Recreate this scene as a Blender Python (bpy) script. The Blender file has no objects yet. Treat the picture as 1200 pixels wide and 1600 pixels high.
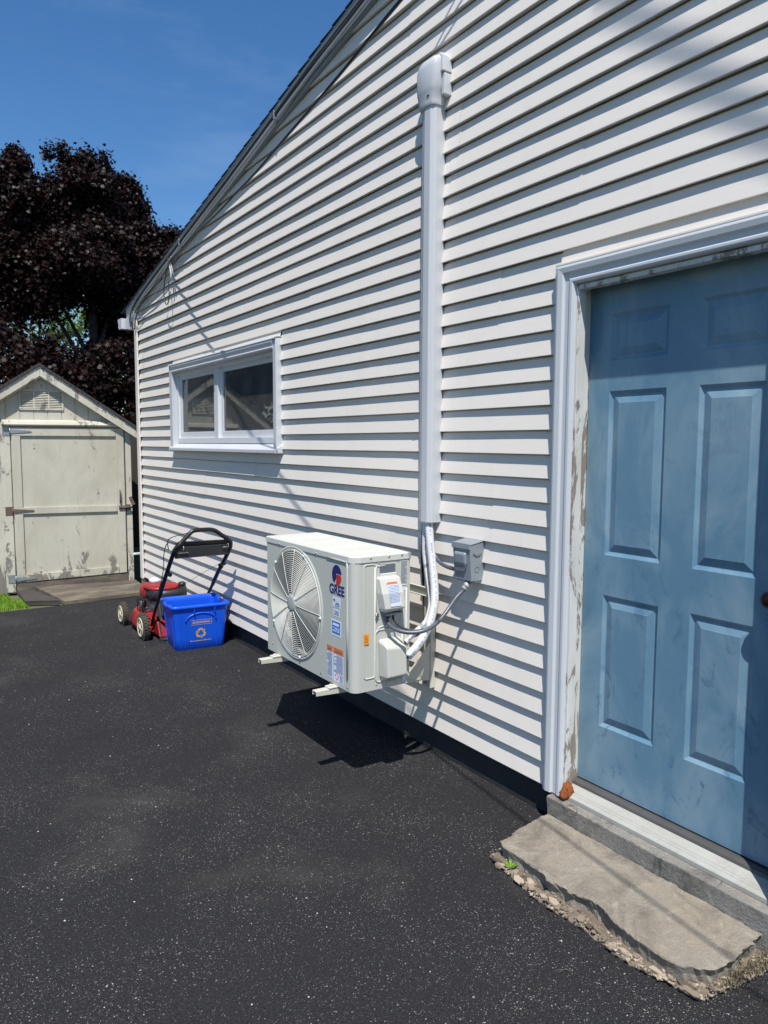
import bpy, bmesh, math, random
import numpy as np
from mathutils import Vector, Matrix, noise
random.seed(7); np.random.seed(7)
S = bpy.context.scene
# ---------------------------------------------------------------- camera
yaw, pitch, roll, FPX = 0.593654, -0.092966, 0.004033, 1150.2
CAM = Vector((-2.2793, 0.0, 1.6055))
fw = Vector((math.sin(yaw)*math.cos(pitch), math.cos(yaw)*math.cos(pitch), math.sin(pitch)))
rt = Vector((math.cos(yaw), -math.sin(yaw), 0)); up = rt.cross(fw)
r2 = math.cos(roll)*rt + math.sin(roll)*up; u2 = -math.sin(roll)*rt + math.cos(roll)*up
cd = bpy.data.cameras.new('camera'); cam = bpy.data.objects.new('camera', cd); S.collection.objects.link(cam)
m = Matrix((r2, u2, -fw)).transposed().to_4x4(); m.translation = CAM; cam.matrix_world = m
cd.sensor_fit = 'VERTICAL'; cd.sensor_height = 24.0; cd.lens = FPX/1600*24.0; cd.clip_start = .05; cd.clip_end = 900
S.camera = cam
S.render.resolution_x, S.render.resolution_y = 768, 1024
# ---------------------------------------------------------------- sky, sun, exposure
SUN = Vector((-.312, -.472, 1.02)).normalized()
w = bpy.data.worlds.new("World"); S.world = w; w.use_nodes = True
nt = w.node_tree; bg = nt.nodes['Background']; sk = nt.nodes.new('ShaderNodeTexSky')
sk.sky_type = 'NISHITA'; sk.sun_disc = False; sk.sun_elevation = math.asin(SUN.z)
sk.sun_rotation = math.atan2(SUN.x, SUN.y); sk.air_density = 1.0; sk.dust_density = .2; sk.ozone_density = 3.6
hs = nt.nodes.new('ShaderNodeHueSaturation'); hs.inputs['Saturation'].default_value = 1.24; hs.inputs['Hue'].default_value = .502
tc = nt.nodes.new('ShaderNodeTexCoord'); mp = nt.nodes.new('ShaderNodeMapping'); mp.inputs['Scale'].default_value = (1.2, 1.6, 5)
cn = nt.nodes.new('ShaderNodeTexNoise'); cn.inputs['Scale'].default_value = 1.7; cn.inputs['Detail'].default_value = 7; cn.inputs['Roughness'].default_value = .62
cr = nt.nodes.new('ShaderNodeValToRGB'); cr.color_ramp.elements[0].position = .50; cr.color_ramp.elements[0].color = (0, 0, 0, 1); cr.color_ramp.elements[1].position = .85; cr.color_ramp.elements[1].color = (.13, .13, .13, 1)
mxw = nt.nodes.new('ShaderNodeMix'); mxw.data_type = 'RGBA'; mxw.inputs[7].default_value = (7, 7.6, 8.6, 1)
nt.links.new(tc.outputs['Generated'], mp.inputs[0]); nt.links.new(mp.outputs[0], cn.inputs['Vector']); nt.links.new(cn.outputs[0], cr.inputs[0]); nt.links.new(cr.outputs[0], mxw.inputs[0])
nt.links.new(sk.outputs[0], hs.inputs['Color']); nt.links.new(hs.outputs[0], mxw.inputs[6]); nt.links.new(mxw.outputs[2], bg.inputs[0]); bg.inputs[1].default_value = .116
sl = bpy.data.lights.new('sun', 'SUN'); sun = bpy.data.objects.new('sun', sl); S.collection.objects.link(sun)
sl.energy = 5.0; sl.angle = math.radians(.53); sl.color = (1, .965, .91)
sun.rotation_euler = SUN.to_track_quat('Z', 'Y').to_euler(); sun.location = (-5, -8, 15)
S.view_settings.view_transform = 'Standard'; S.view_settings.look = 'None'; S.view_settings.exposure = 0.25; S.view_settings.gamma = 1
# ---------------------------------------------------------------- material helpers
def N(t, typ, **k):
    n = t.nodes.new(typ)
    for a, b in k.items():
        if hasattr(n, a): setattr(n, a, b)
        else: n.inputs[a.replace('_', ' ')].default_value = b
    return n
def ramp(t, src, pts, interp='LINEAR'):
    r = t.nodes.new('ShaderNodeValToRGB'); r.color_ramp.interpolation = interp
    e = r.color_ramp.elements
    while len(e) < len(pts): e.new(.5)
    for i, (p, c) in enumerate(pts):
        e[i].position = p; e[i].color = c if len(c) == 4 else (*c, 1)
    t.links.new(src, r.inputs[0]); return r.outputs[0]
def mix(t, f, a, b, mode='MIX'):
    x = t.nodes.new('ShaderNodeMix'); x.data_type = 'RGBA'; x.blend_type = mode
    for s, v in ((0, f), (6, a), (7, b)):
        if isinstance(v, (int, float)): x.inputs[s].default_value = v
        elif isinstance(v, tuple): x.inputs[s].default_value = (*v[:3], 1)
        else: t.links.new(v, x.inputs[s])
    return x.outputs[2]
def mth(t, op, a, b=0.):
    x = t.nodes.new('ShaderNodeMath'); x.operation = op
    for i, v in enumerate((a, b)):
        if isinstance(v, (int, float)): x.inputs[i].default_value = v
        else: t.links.new(v, x.inputs[i])
    return x.outputs[0]
def coords(t, scale=(1, 1, 1), loc=(0, 0, 0)):
    c = t.nodes.new('ShaderNodeTexCoord'); m = t.nodes.new('ShaderNodeMapping')
    m.inputs['Scale'].default_value = scale; m.inputs['Location'].default_value = loc
    t.links.new(c.outputs['Object'], m.inputs['Vector']); return m.outputs[0]
def nz(t, vec, scale, detail=4, rough=.55, dist=0):
    n = N(t, 'ShaderNodeTexNoise', Scale=scale, Detail=detail, Roughness=rough, Distortion=dist)
    t.links.new(vec, n.inputs['Vector']); return n.outputs[0]
def bump(t, bs, h, strength, dist):
    b = N(t, 'ShaderNodeBump', Strength=strength, Distance=dist); t.links.new(h, b.inputs['Height'])
    t.links.new(b.outputs[0], bs.inputs['Normal'])
def new(name):
    mt = bpy.data.materials.new(name); mt.use_nodes = True
    return mt, mt.node_tree, mt.node_tree.nodes['Principled BSDF']
def mat(name, col, rough=.5, metal=0., var=.08, vs=6., bmp=0., bs=60., bd=.002, spec=.5, stretch=(1, 1, 1), rv=.1):
    mt, t, b = new(name); v = coords(t, stretch)
    n = nz(t, v, vs); c = mix(t, n, tuple(x*(1-var) for x in col), tuple(min(1, x*(1+var)) for x in col))
    t.links.new(c, b.inputs['Base Color']); b.inputs['Metallic'].default_value = metal
    b.inputs['Specular IOR Level'].default_value = spec
    t.links.new(mth(t, 'MULTIPLY_ADD', nz(t, v, vs*3), rv), b.inputs['Roughness'])
    t.nodes[-1].inputs[2].default_value = rough - rv/2
    if bmp: bump(t, b, nz(t, v, bs), bmp, bd)
    return mt
M = {}
def asphalt():
    mt, t, b = new('asphalt'); v = coords(t)
    f = nz(t, v, 140, 3, .7); big = nz(t, v, 1.1, 5, .6, .4); mid = nz(t, v, 7, 4, .6)
    c = ramp(t, f, [(.3, (.009, .009, .0102)), (.7, (.036, .0355, .038))])
    dust = ramp(t, big, [(.54, (0, 0, 0)), (.76, (1, 1, 1))])
    dm = mth(t, 'MULTIPLY', dust, mth(t, 'MULTIPLY', mid, .55))
    c = mix(t, dm, c, (.12, .113, .10))
    dens = nz(t, v, 2.3, 3)
    h = f
    for sc, thr, rad, col in ((190, .89, .46, (.25, .245, .235)), (62, .988, .24, (.38, .36, .34)), (330, .86, .60, (.17, .167, .163)), (120, .96, .38, (.28, .27, .26))):
        # slightly warp the cell grid so the chips are irregular
        vo = N(t, 'ShaderNodeTexVoronoi', Scale=sc); vo.inputs['Randomness'].default_value = 1
        wv = t.nodes.new('ShaderNodeVectorMath'); wv.operation = 'ADD'
        nn = N(t, 'ShaderNodeTexNoise', Scale=sc*1.3, Detail=2); t.links.new(v, nn.inputs['Vector'])
        sv = t.nodes.new('ShaderNodeVectorMath'); sv.operation = 'SCALE'; sv.inputs[3].default_value = .9/sc
        t.links.new(nn.outputs[1], sv.inputs[0]); t.links.new(v, wv.inputs[0]); t.links.new(sv.outputs[0], wv.inputs[1])
        t.links.new(wv.outputs[0], vo.inputs['Vector'])
        sp = t.nodes.new('ShaderNodeSeparateColor'); t.links.new(vo.outputs['Color'], sp.inputs[0])
        cell = mth(t, 'GREATER_THAN', mth(t, 'ADD', sp.outputs[0], mth(t, 'MULTIPLY', mth(t, 'SUBTRACT', dens, .5), .55)), thr)
        size = mth(t, 'MULTIPLY', sp.outputs[1], rad)
        ins = mth(t, 'LESS_THAN', vo.outputs['Distance'], size)
        k = mth(t, 'MULTIPLY', cell, ins)
        c = mix(t, k, c, col); h = mth(t, 'ADD', h, mth(t, 'MULTIPLY', k, .5))
    # hairline cracks and darker tar patches
    tar = ramp(t, nz(t, coords(t, (1, 1, 1), (7, 3, 0)), .8, 4, .6), [(.55, (0, 0, 0)), (.7, (1, 1, 1))])
    c = mix(t, mth(t, 'MULTIPLY', tar, .35), c, (.018, .018, .02))
    t.links.new(c, b.inputs['Base Color']); b.inputs['Roughness'].default_value = .85; b.inputs['Specular IOR Level'].default_value = .15
    bump(t, b, h, .9, .004); return mt
def siding():
    mt, t, b = new('vinyl_siding'); v = coords(t, (1, .35, 1)); v2 = coords(t, (1, 1, .15))
    c = mix(t, nz(t, v, 3, 4), (.70, .65, .59), (.75, .70, .635))
    st = ramp(t, nz(t, v2, 5, 5, .65), [(.55, (0, 0, 0)), (.8, (1, 1, 1))])
    c = mix(t, mth(t, 'MULTIPLY', st, .22), c, (.50, .46, .39))
    gr = nz(t, coords(t, (1, .12, 1)), 90, 3)
    c = mix(t, mth(t, 'MULTIPLY', gr, .12), c, (.52, .50, .47))
    t.links.new(c, b.inputs['Base Color']); b.inputs['Roughness'].default_value = .48; b.inputs['Specular IOR Level'].default_value = .35
    bump(t, b, gr, .25, .0012); return mt
def peel(name, paint, wood, lo, hi, zlow=None, scale=5, stretch=(1, 1, .22), rough=.7, grain=True):
    """old paint: flakes off to bare grey wood, more of it low down"""
    mt, t, b = new(name); v = coords(t, stretch); v1 = coords(t)
    n = nz(t, v, scale, 7, .72, .6)
    if zlow:
        s = t.nodes.new('ShaderNodeSeparateXYZ'); t.links.new(v1, s.inputs[0])
        g = N(t, 'ShaderNodeMapRange'); g.inputs[1].default_value = zlow[0]; g.inputs[2].default_value = zlow[1]
        g.inputs[3].default_value = zlow[2]; g.inputs[4].default_value = 0; t.links.new(s.outputs[2], g.inputs[0])
        n = mth(t, 'ADD', n, g.outputs[0])
    k = ramp(t, n, [(lo, (0, 0, 0)), (hi, (1, 1, 1))])
    gr = nz(t, coords(t, (1, 1, .05)), 55, 4, .6)
    pc = mix(t, nz(t, v1, 4, 4), tuple(x*.86 for x in paint), tuple(min(1, x*1.08) for x in paint))
    pc = mix(t, mth(t, 'MULTIPLY', ramp(t, gr, [(.5, (0, 0, 0)), (.75, (1, 1, 1))]), .28), pc, tuple(x*.62 for x in paint))
    gm = ramp(t, nz(t, coords(t, (1, 1, .5), (4, 4, 4)), 2.6, 7, .7, .7), [(.42, (0, 0, 0)), (.72, (1, 1, 1))]); pc = mix(t, mth(t, 'MULTIPLY', gm, .55), pc, tuple(x*y for x, y in zip(paint, (.66, .62, .54))))
    wc = mix(t, gr, tuple(x*.55 for x in wood), tuple(x*1.4 for x in wood))
    t.links.new(mix(t, k, pc, wc), b.inputs['Base Color']); b.inputs['Roughness'].default_value = rough
    h = mth(t, 'SUBTRACT', mth(t, 'MULTIPLY', gr, .25), mth(t, 'MULTIPLY', k, .6))
    bump(t, b, h, .6, .003); return mt
def concrete(name, base, dark, warm, cracks=.8):
    mt, t, b = new(name); v = coords(t)
    c = mix(t, nz(t, v, 9, 8, .7), dark, base)
    c = mix(t, ramp(t, nz(t, v, 3.2, 6, .65, .6), [(.42, (0, 0, 0)), (.60, (1, 1, 1))]), c, warm)
    c = mix(t, ramp(t, nz(t, coords(t, (1, 1, 1), (2, 9, 4)), 5.5, 8, .72, .8), [(.47, (0, 0, 0)), (.66, (.8, .8, .8))]), c, tuple(x*.55 for x in dark))
    c = mix(t, ramp(t, nz(t, v, 16, 7, .75, .5), [(.54, (0, 0, 0)), (.70, (.5, .5, .5))]), c, tuple(min(1, x*1.4) for x in base))
    c = mix(t, mth(t, 'MULTIPLY', ramp(t, nz(t, v, 190, 3, .7), [(.50, (0, 0, 0)), (.68, (1, 1, 1))]), .5), c, tuple(x*.5 for x in dark))
    # fine cracks: thin band of a distorted cell border
    vo = N(t, 'ShaderNodeTexVoronoi', Scale=3.4); vo.feature = 'DISTANCE_TO_EDGE'
    nn = N(t, 'ShaderNodeTexNoise', Scale=7, Detail=6); t.links.new(v, nn.inputs['Vector']); sv = t.nodes.new('ShaderNodeVectorMath'); sv.operation = 'SCALE'; sv.inputs[3].default_value = .22
    av = t.nodes.new('ShaderNodeVectorMath'); t.links.new(nn.outputs[1], sv.inputs[0]); t.links.new(v, av.inputs[0]); t.links.new(sv.outputs[0], av.inputs[1]); t.links.new(av.outputs[0], vo.inputs['Vector'])
    ck = mth(t, 'MULTIPLY', ramp(t, vo.outputs['Distance'], [(.0, (1, 1, 1)), (.010, (0, 0, 0))]), ramp(t, nz(t, v, 2.2, 2), [(.5, (0, 0, 0)), (.56, (1, 1, 1))]))
    ck = mth(t, 'MULTIPLY', ck, cracks); c = mix(t, ck, c, tuple(x*.25 for x in dark))
    t.links.new(c, b.inputs['Base Color']); b.inputs['Roughness'].default_value = .88
    h = mth(t, 'SUBTRACT', mth(t, 'ADD', mth(t, 'MULTIPLY', nz(t, v, 130, 4), .45), nz(t, v, 16, 7, .65)), mth(t, 'MULTIPLY', ck, .8))
    bump(t, b, h, .8, .009); return mt
def doorblue():
    mt, t, b = new('blue_door_paint'); v = coords(t, (1, 1, .45)); v1 = coords(t)
    c = mix(t, nz(t, v, 2.2, 5, .6), (.078, .178, .275), (.145, .265, .355))
    hz = ramp(t, nz(t, coords(t, (1, 1, .6), (3, 1, 2)), 3.4, 6, .62, .5), [(.42, (0, 0, 0)), (.68, (1, 1, 1))])
    c = mix(t, mth(t, 'MULTIPLY', hz, .75), c, (.265, .37, .43))
    sm = ramp(t, nz(t, coords(t, (1, 1.6, 1), (5, 5, 5)), 7, 9, .74, .9), [(.56, (0, 0, 0)), (.66, (1, 1, 1))])
    s = t.nodes.new('ShaderNodeSeparateXYZ'); t.links.new(v1, s.inputs[0])
    g = N(t, 'ShaderNodeMapRange'); g.inputs[1].default_value = .2; g.inputs[2].default_value = 1.5; g.inputs[3].default_value = .95; g.inputs[4].default_value = .25
    t.links.new(s.outputs[2], g.inputs[0])
    c = mix(t, mth(t, 'MULTIPLY', sm, g.outputs[0]), c, (.06, .13, .21))
    t.links.new(c, b.inputs['Base Color'])
    t.links.new(mth(t, 'ADD', mth(t, 'MULTIPLY', hz, .2), .36), b.inputs['Roughness']); b.inputs['Specular IOR Level'].default_value = .45
    bump(t, b, nz(t, v1, 9, 5), .12, .004); return mt
def glass(name, ior):
    mt, t, b = new(name); t.nodes.remove(b); out = t.nodes['Material Output']
    tr = N(t, 'ShaderNodeBsdfTransparent'); tr.inputs[0].default_value = (.80, .84, .83, 1)
    gl = N(t, 'ShaderNodeBsdfGlossy'); gl.inputs['Roughness'].default_value = .012
    fr = N(t, 'ShaderNodeFresnel'); fr.inputs[0].default_value = ior
    mx = N(t, 'ShaderNodeMixShader'); t.links.new(fr.outputs[0], mx.inputs[0]); t.links.new(tr.outputs[0], mx.inputs[1]); t.links.new(gl.outputs[0], mx.inputs[2])
    df = N(t, 'ShaderNodeBsdfDiffuse'); df.inputs[0].default_value = (.55, .56, .56, 1); m2 = N(t, 'ShaderNodeMixShader')
    t.links.new(mth(t, 'MULTIPLY', nz(t, coords(t, (1, 1, .6)), 5, 5), .16), m2.inputs[0]); t.links.new(mx.outputs[0], m2.inputs[1]); t.links.new(df.outputs[0], m2.inputs[2])
    t.links.new(m2.outputs[0], out.inputs[0]); return mt
def leafmat(name, c1, c2, rough, spec=.5, trans=.15):
    mt, t, b = new(name)
    g = t.nodes.new('ShaderNodeNewGeometry'); c = mix(t, g.outputs['Random Per Island'], c1, c2)
    t.links.new(c, b.inputs['Base Color']); b.inputs['Roughness'].default_value = rough; b.inputs['Specular IOR Level'].default_value = spec
    if trans:
        tl = N(t, 'ShaderNodeBsdfTranslucent'); t.links.new(c, tl.inputs[0]); mx = N(t, 'ShaderNodeMixShader'); mx.inputs[0].default_value = trans
        t.links.new(b.outputs[0], mx.inputs[1]); t.links.new(tl.outputs[0], mx.inputs[2]); t.links.new(mx.outputs[0], t.nodes['Material Output'].inputs[0])
    return mt
M['asphalt'] = asphalt(); M['siding'] = siding()
M['shed'] = peel('shed_paint', (.53, .50, .41), (.19, .17, .145), .60, .63, (.0, .7, .18))
M['sheddoor'] = peel('shed_door_paint', (.50, .475, .39), (.20, .18, .15), .63, .66, (.05, .5, .20), 7, (1, 1, .5))
M['shedtrim'] = peel('shed_trim_paint', (.56, .53, .44), (.22, .20, .17), .575, .60, (.0, .5, .12), 9, (1, 1, .5))
M['conc'] = concrete('weathered_concrete', (.32, .285, .23), (.19, .168, .135), (.27, .232, .178), 0.)
M['concriser'] = concrete('grey_concrete', (.31, .295, .27), (.15, .14, .125), (.25, .23, .19), .6)
M['found'] = mat('black_coated_foundation', (.022, .022, .024), .8, var=.5, vs=7, bmp=.7, bs=40, bd=.006)
M['door'] = doorblue()
M['trimblue'] = mat('white_aluminium_trim', (.53, .55, .57), .38, var=.06, vs=5, bmp=.12, bs=14, bd=.006, stretch=(1, 1, .5))
M['jamb'] = peel('flaking_white_jamb', (.66, .66, .63), (.26, .22, .18), .525, .55, (.1, .6, .07), 8, (1, 1, .3), .6)
M['sill'] = peel('worn_sill_paint', (.40, .395, .36), (.30, .27, .22), .58, .66, None, 5, (1, .25, 1), .55)
M['alu'] = mat('dark_threshold', (.10, .095, .09), .45, .3, var=.25, vs=12)
M['knob'] = mat('dark_bronze', (.05, .035, .028), .3, .9)
M['foam'] = mat('orange_foam', (.27, .072, .016), .85, var=.7, vs=60, bmp=1., bs=150, bd=.008)
M['gap'] = mat('dark_gap', (.015, .015, .016), .9)
M['vinylw'] = mat('white_vinyl', (.61, .625, .64), .36, var=.03, vs=4, bmp=.05, bs=12, bd=.003)
M['glass'] = glass('window_glass', 1.9)
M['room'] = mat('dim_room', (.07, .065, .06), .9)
M['curtain'] = mat('pale_curtain', (.42, .40, .36), .9, stretch=(1, 14, .2), var=.35, vs=4)
M['rake'] = mat('grey_aluminium_rake', (.27, .31, .35), .42, var=.18, vs=3, stretch=(1, .25, 1), bmp=.15, bs=14, bd=.004)
M['shingle'] = mat('asphalt_shingle', (.045, .042, .042), .9, var=.5, vs=60, bmp=.8, bs=160, bd=.004)
M['duct'] = mat('white_line_cover', (.52, .53, .55), .38, var=.03, vs=2)
M['ac'] = mat('ivory_powder_coat', (.50, .505, .455), .42, var=.03, vs=3, bmp=.06, bs=220, bd=.0006)
M['aclid'] = mat('ivory_lid', (.585, .585, .53), .45, var=.05, vs=4, bmp=.06, bs=220, bd=.0006)
M['grille'] = mat('ivory_wire', (.66, .66, .60), .4)
M['cavity'] = mat('fan_cavity', (.05, .05, .048), .6)
M['blade'] = mat('grey_plastic_blade', (.045, .046, .046), .6)
M['hub'] = mat('grille_hub', (.40, .415, .40), .4)
M['cream'] = mat('cream_steel', (.54, .53, .45), .4, var=.05)
M['bolt'] = mat('zinc_bolt', (.45, .45, .45), .3, .8)
M['dslot'] = mat('dark_slot', (.03, .03, .03), .7)
M['navy'] = mat('navy_print', (.012, .015, .13), .45, var=0)
M['redp'] = mat('red_print', (.50, .03, .03), .45, var=0)
M['stick'] = mat('sticker_white', (.66, .72, .84), .4, var=.04)
M['stickblue'] = mat('sticker_blue', (.03, .20, .52), .4, var=.05)
M['orange'] = mat('sticker_orange', (.72, .17, .03), .45, var=.05)
M['amber'] = mat('sticker_amber', (.85, .33, .02), .45, var=.05)
M['ink'] = mat('grey_ink', (.10, .13, .24), .6, var=0)
M['inkred'] = mat('red_ink', (.6, .05, .06), .6, var=0)
M['gplas'] = mat('grey_pvc', (.23, .26, .285), .42, var=.05, vs=8)
M['gplasd'] = mat('dark_grey_pvc', (.12, .14, .16), .4, var=.05)
M['flex'] = mat('dark_grey_conduit', (.085, .095, .12), .34, var=.08, bmp=.3, bs=160, bd=.0008)
M['pipe'] = mat('white_pipe_insulation', (.55, .56, .57), .48, var=.05, vs=14, bmp=.15, bs=30, bd=.003)
M['black'] = mat('black_rubber', (.014, .014, .016), .45, var=.2)
M['cable'] = mat('grey_cable', (.16, .17, .18), .5)
M['palecab'] = mat('pale_cable', (.40, .41, .42), .5)
M['copper'] = mat('copper', (.72, .33, .16), .32, .85)
M['blackp'] = mat('black_tube_paint', (.012, .012, .014), .32, var=.15, vs=10)
M['mred'] = mat('red_mower_paint', (.27, .014, .018), .42, var=.5, vs=14, bmp=.1)
M['mblk'] = mat('black_plastic', (.02, .02, .022), .45, var=.3, vs=12)
M['mgrey'] = mat('grey_fabric_bag', (.055, .058, .062), .75, var=.25, vs=20, bmp=.4, bs=120)
M['tyre'] = mat('dirty_tyre', (.055, .048, .035), .85, var=.55, vs=25, bmp=.6, bs=80, bd=.003)
M['rim'] = mat('cream_rim', (.58, .52, .37), .5, var=.2, vs=14)
M['engine'] = mat('engine_metal', (.22, .22, .22), .4, .5, var=.4, vs=30)
M['bin'] = mat('blue_plastic', (.006, .085, .62), .36, var=.12, vs=6, bmp=.08, bs=18, bd=.003)
M['binprint'] = mat('gold_print', (.52, .36, .12), .6, var=.15, vs=40)
M['binlabel'] = mat('faded_red_label', (.12, .075, .26), .6, var=.3, vs=30)
M['binpale'] = mat('pale_print', (.32, .36, .62), .6, var=.2, vs=40)
M['wood'] = peel('weathered_ramp_wood', (.17, .145, .11), (.085, .07, .055), .42, .56, None, 7, (.25, 1, 1), .85)
M['darkwood'] = mat('dark_fence_wood', (.05, .042, .035), .85, var=.4, vs=8, stretch=(1, 1, .1))
M['hinge'] = mat('galvanised_hinge', (.30, .32, .34), .45, .5, var=.3, vs=25)
M['rust'] = mat('rusty_latch', (.14, .10, .075), .7, .3, var=.5, vs=30)
M['bark'] = mat('bark', (.05, .04, .035), .9, var=.4, vs=8, bmp=.8, bs=25, bd=.02)
M['leafp'] = leafmat('purple_maple_leaf', (.005, .0022, .0018), (.026, .0095, .0085), .5, .22, .10)
M['leafg'] = leafmat('green_leaf', (.10, .17, .025), (.24, .36, .06), .5, .4, .3)
M['leafd'] = leafmat('dark_green_leaf', (.015, .02, .008), (.05, .06, .02), .45, .4, .15)
M['grass'] = leafmat('grass_blade', (.10, .22, .015), (.28, .48, .04), .5, .3, .3)
M['soil'] = mat('soil_ground', (.10, .11, .05), .9, var=.5, vs=3, bmp=.5, bs=30, bd=.02)
M['gravel'] = leafmat('gravel_rubble', (.085, .068, .05), (.42, .345, .26), .9, .2, 0)
M['dirt'] = mat('sandy_dirt', (.17, .135, .10), .95, var=.5, vs=40, bmp=.9, bs=70, bd=.01)
M['chip'] = mat('pale_chip', (.50, .49, .46), .8, var=.3, vs=20)
M['straw'] = leafmat('straw', (.07, .06, .04), (.20, .17, .11), .9, .2, 0)
M['redleaf'] = mat('red_leaf_bit', (.42, .09, .05), .8)
# ---------------------------------------------------------------- mesh helpers
class MB:
    def __init__(s): s.v = []; s.f = []; s.sm = []
    def add(s, vs, fs, sm=False):
        o = len(s.v); s.v += [tuple(map(float, q)) for q in vs]; s.f += [tuple(i+o for i in f) for f in fs]; s.sm += [sm]*len(fs); return s
    def box(s, x0, x1, y0, y1, z0, z1):
        v = [(x, y, z) for x in (x0, x1) for y in (y0, y1) for z in (z0, z1)]
        return s.add(v, [(0, 1, 3, 2), (4, 6, 7, 5), (0, 4, 5, 1), (2, 3, 7, 6), (0, 2, 6, 4), (1, 5, 7, 3)])
    def obox(s, c, ax, hs):
        """oriented box: centre, three axes, half sizes"""
        c = Vector(c); ax = [Vector(a).normalized() for a in ax]
        v = [c+ax[0]*hs[0]*i+ax[1]*hs[1]*j+ax[2]*hs[2]*k for i in (-1, 1) for j in (-1, 1) for k in (-1, 1)]
        return s.add(v, [(0, 1, 3, 2), (4, 6, 7, 5), (0, 4, 5, 1), (2, 3, 7, 6), (0, 2, 6, 4), (1, 5, 7, 3)])
    def beam(s, a, b, w, h, upv=(0, 0, 1)):
        a = Vector(a); b = Vector(b); d = (b-a); u = Vector(upv); r = d.cross(u).normalized(); u = r.cross(d).normalized()
        return s.obox((a+b)/2, (d, r, u), (d.length/2, w/2, h/2))
    def loft(s, secs, cap=True, sm=True, closed=True):
        n = len(secs[0]); vs = [p for q in secs for p in q]; fs = []
        for i in range(len(secs)-1):
            for j in range(n if closed else n-1):
                k = (j+1) % n; fs.append((i*n+j, i*n+k, (i+1)*n+k, (i+1)*n+j))
        s.add(vs, fs, sm)
        if cap:
            s.add(secs[0], [tuple(range(n))[::-1]]); s.add(secs[-1], [tuple(range(n))])
        return s
    def tube(s, path, r, n=10, cap=True, smooth=0):
        P = [Vector(p) for p in path]
        for _ in range(smooth):       # Catmull-Rom refinement
            Q = []
            for i in range(len(P)-1):
                a = P[max(i-1, 0)]; b = P[i]; c = P[i+1]; d = P[min(i+2, len(P)-1)]
                Q += [b, (-a+9*b+9*c-d)/16]
            P = Q+[P[-1]]
        rr = r if isinstance(r, (list, tuple)) else None
        t = (P[1]-P[0]).normalized(); nrm = t.orthogonal().normalized(); secs = []
        for i, p in enumerate(P):
            tt = (P[min(i+1, len(P)-1)]-P[max(i-1, 0)]).normalized()
            nrm = (nrm-tt*nrm.dot(tt)).normalized(); bi = tt.cross(nrm)
            R = (rr[0]+(rr[1]-rr[0])*i/(len(P)-1)) if rr else r
            secs.append([p+(nrm*math.cos(a)+bi*math.sin(a))*R for a in [2*math.pi*j/n for j in range(n)]])
        return s.loft(secs, cap)
    def ring(s, c, R, r, axis='X', n=64, m=5):
        c = Vector(c); vs = []; fs = []
        for i in range(n):
            a = 2*math.pi*i/n
            for j in range(m):
                b = 2*math.pi*j/m; q = R+r*math.cos(b); h = r*math.sin(b)
                p = {'X': (h, q*math.cos(a), q*math.sin(a)), 'Y': (q*math.cos(a), h, q*math.sin(a)), 'Z': (q*math.cos(a), q*math.sin(a), h)}[axis]
                vs.append(c+Vector(p)); k = (i+1) % n; l = (j+1) % m
                fs.append((i*m+j, k*m+j, k*m+l, i*m+l))
        return s.add(vs, fs, True)
    def disc(s, c, prof, axis='X', n=32, sm=True):
        """lathe: prof = [(radius, height along axis)]"""
        c = Vector(c); secs = []
        for R, h in prof:
            q = []
            for i in range(n):
                a = 2*math.pi*i/n; u, v = R*math.cos(a), R*math.sin(a)
                q.append(c+Vector({'X': (h, u, v), 'Y': (u, h, v), 'Z': (u, v, h)}[axis]))
            secs.append(q)
        return s.loft(secs, True, sm)
    def prism(s, poly, axis, a, b):
        """extrude a 2-D polygon along axis between a and b"""
        def P(q, h): return {'X': (h, q[0], q[1]), 'Y': (q[0], h, q[1]), 'Z': (q[0], q[1], h)}[axis]
        n = len(poly); vs = [P(q, a) for q in poly]+[P(q, b) for q in poly]
        return s.add(vs, [tuple(range(n)), tuple(range(n, 2*n))[::-1]]+[(i, (i+1) % n, n+(i+1) % n, n+i) for i in range(n)])
def obj(name, mb, m, parent=None, bevel=0, seg=2, flat=False):
    me = bpy.data.meshes.new(name); me.from_pydata(mb.v, [], mb.f)
    me.polygons.foreach_set('use_smooth', [bool(x) and not flat for x in mb.sm]); me.update()
    bm = bmesh.new(); bm.from_mesh(me); bmesh.ops.remove_doubles(bm, verts=bm.verts, dist=1e-6); bmesh.ops.recalc_face_normals(bm, faces=bm.faces); bm.to_mesh(me); bm.free()
    me.materials.append(M[m]); o = bpy.data.objects.new(name, me); S.collection.objects.link(o)
    if parent:
        root = parent
        while root.parent: root = root.parent
        if not root.get('local'): me.transform(Matrix.Translation(-root.location))
        o.parent = parent
    if bevel:
        b = o.modifiers.new('bevel', 'BEVEL'); b.width = bevel; b.segments = seg; b.limit_method = 'ANGLE'; b.angle_limit = math.radians(35); b.harden_normals = False
    return o
def tag(o, label, cat, group=None, kind=None):
    if label: o['label'] = label
    if cat: o['category'] = cat
    if group: o['group'] = group
    if kind: o['kind'] = kind
    return o
ROOTS = []
def thing(name, label, cat, loc, rz=0, local=False, group=None):
    o = bpy.data.objects.new(name, None); S.collection.objects.link(o); o.location = loc; o.rotation_euler = (0, 0, rz); o.empty_display_size = .1
    if local: o['local'] = 1; ROOTS.append(o)
    return tag(o, label, cat, group)
def single(name, mb, m, label, cat, loc=(0, 0, 0), **k):
    """a thing that is one mesh, its origin at its base"""
    kw = {a: k.pop(a) for a in ('bevel', 'seg', 'flat') if a in k}
    o = obj(name, mb, m, None, **kw); o.data.transform(Matrix.Translation(-Vector(loc))); o.location = loc
    return tag(o, label, cat, **k)
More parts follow.
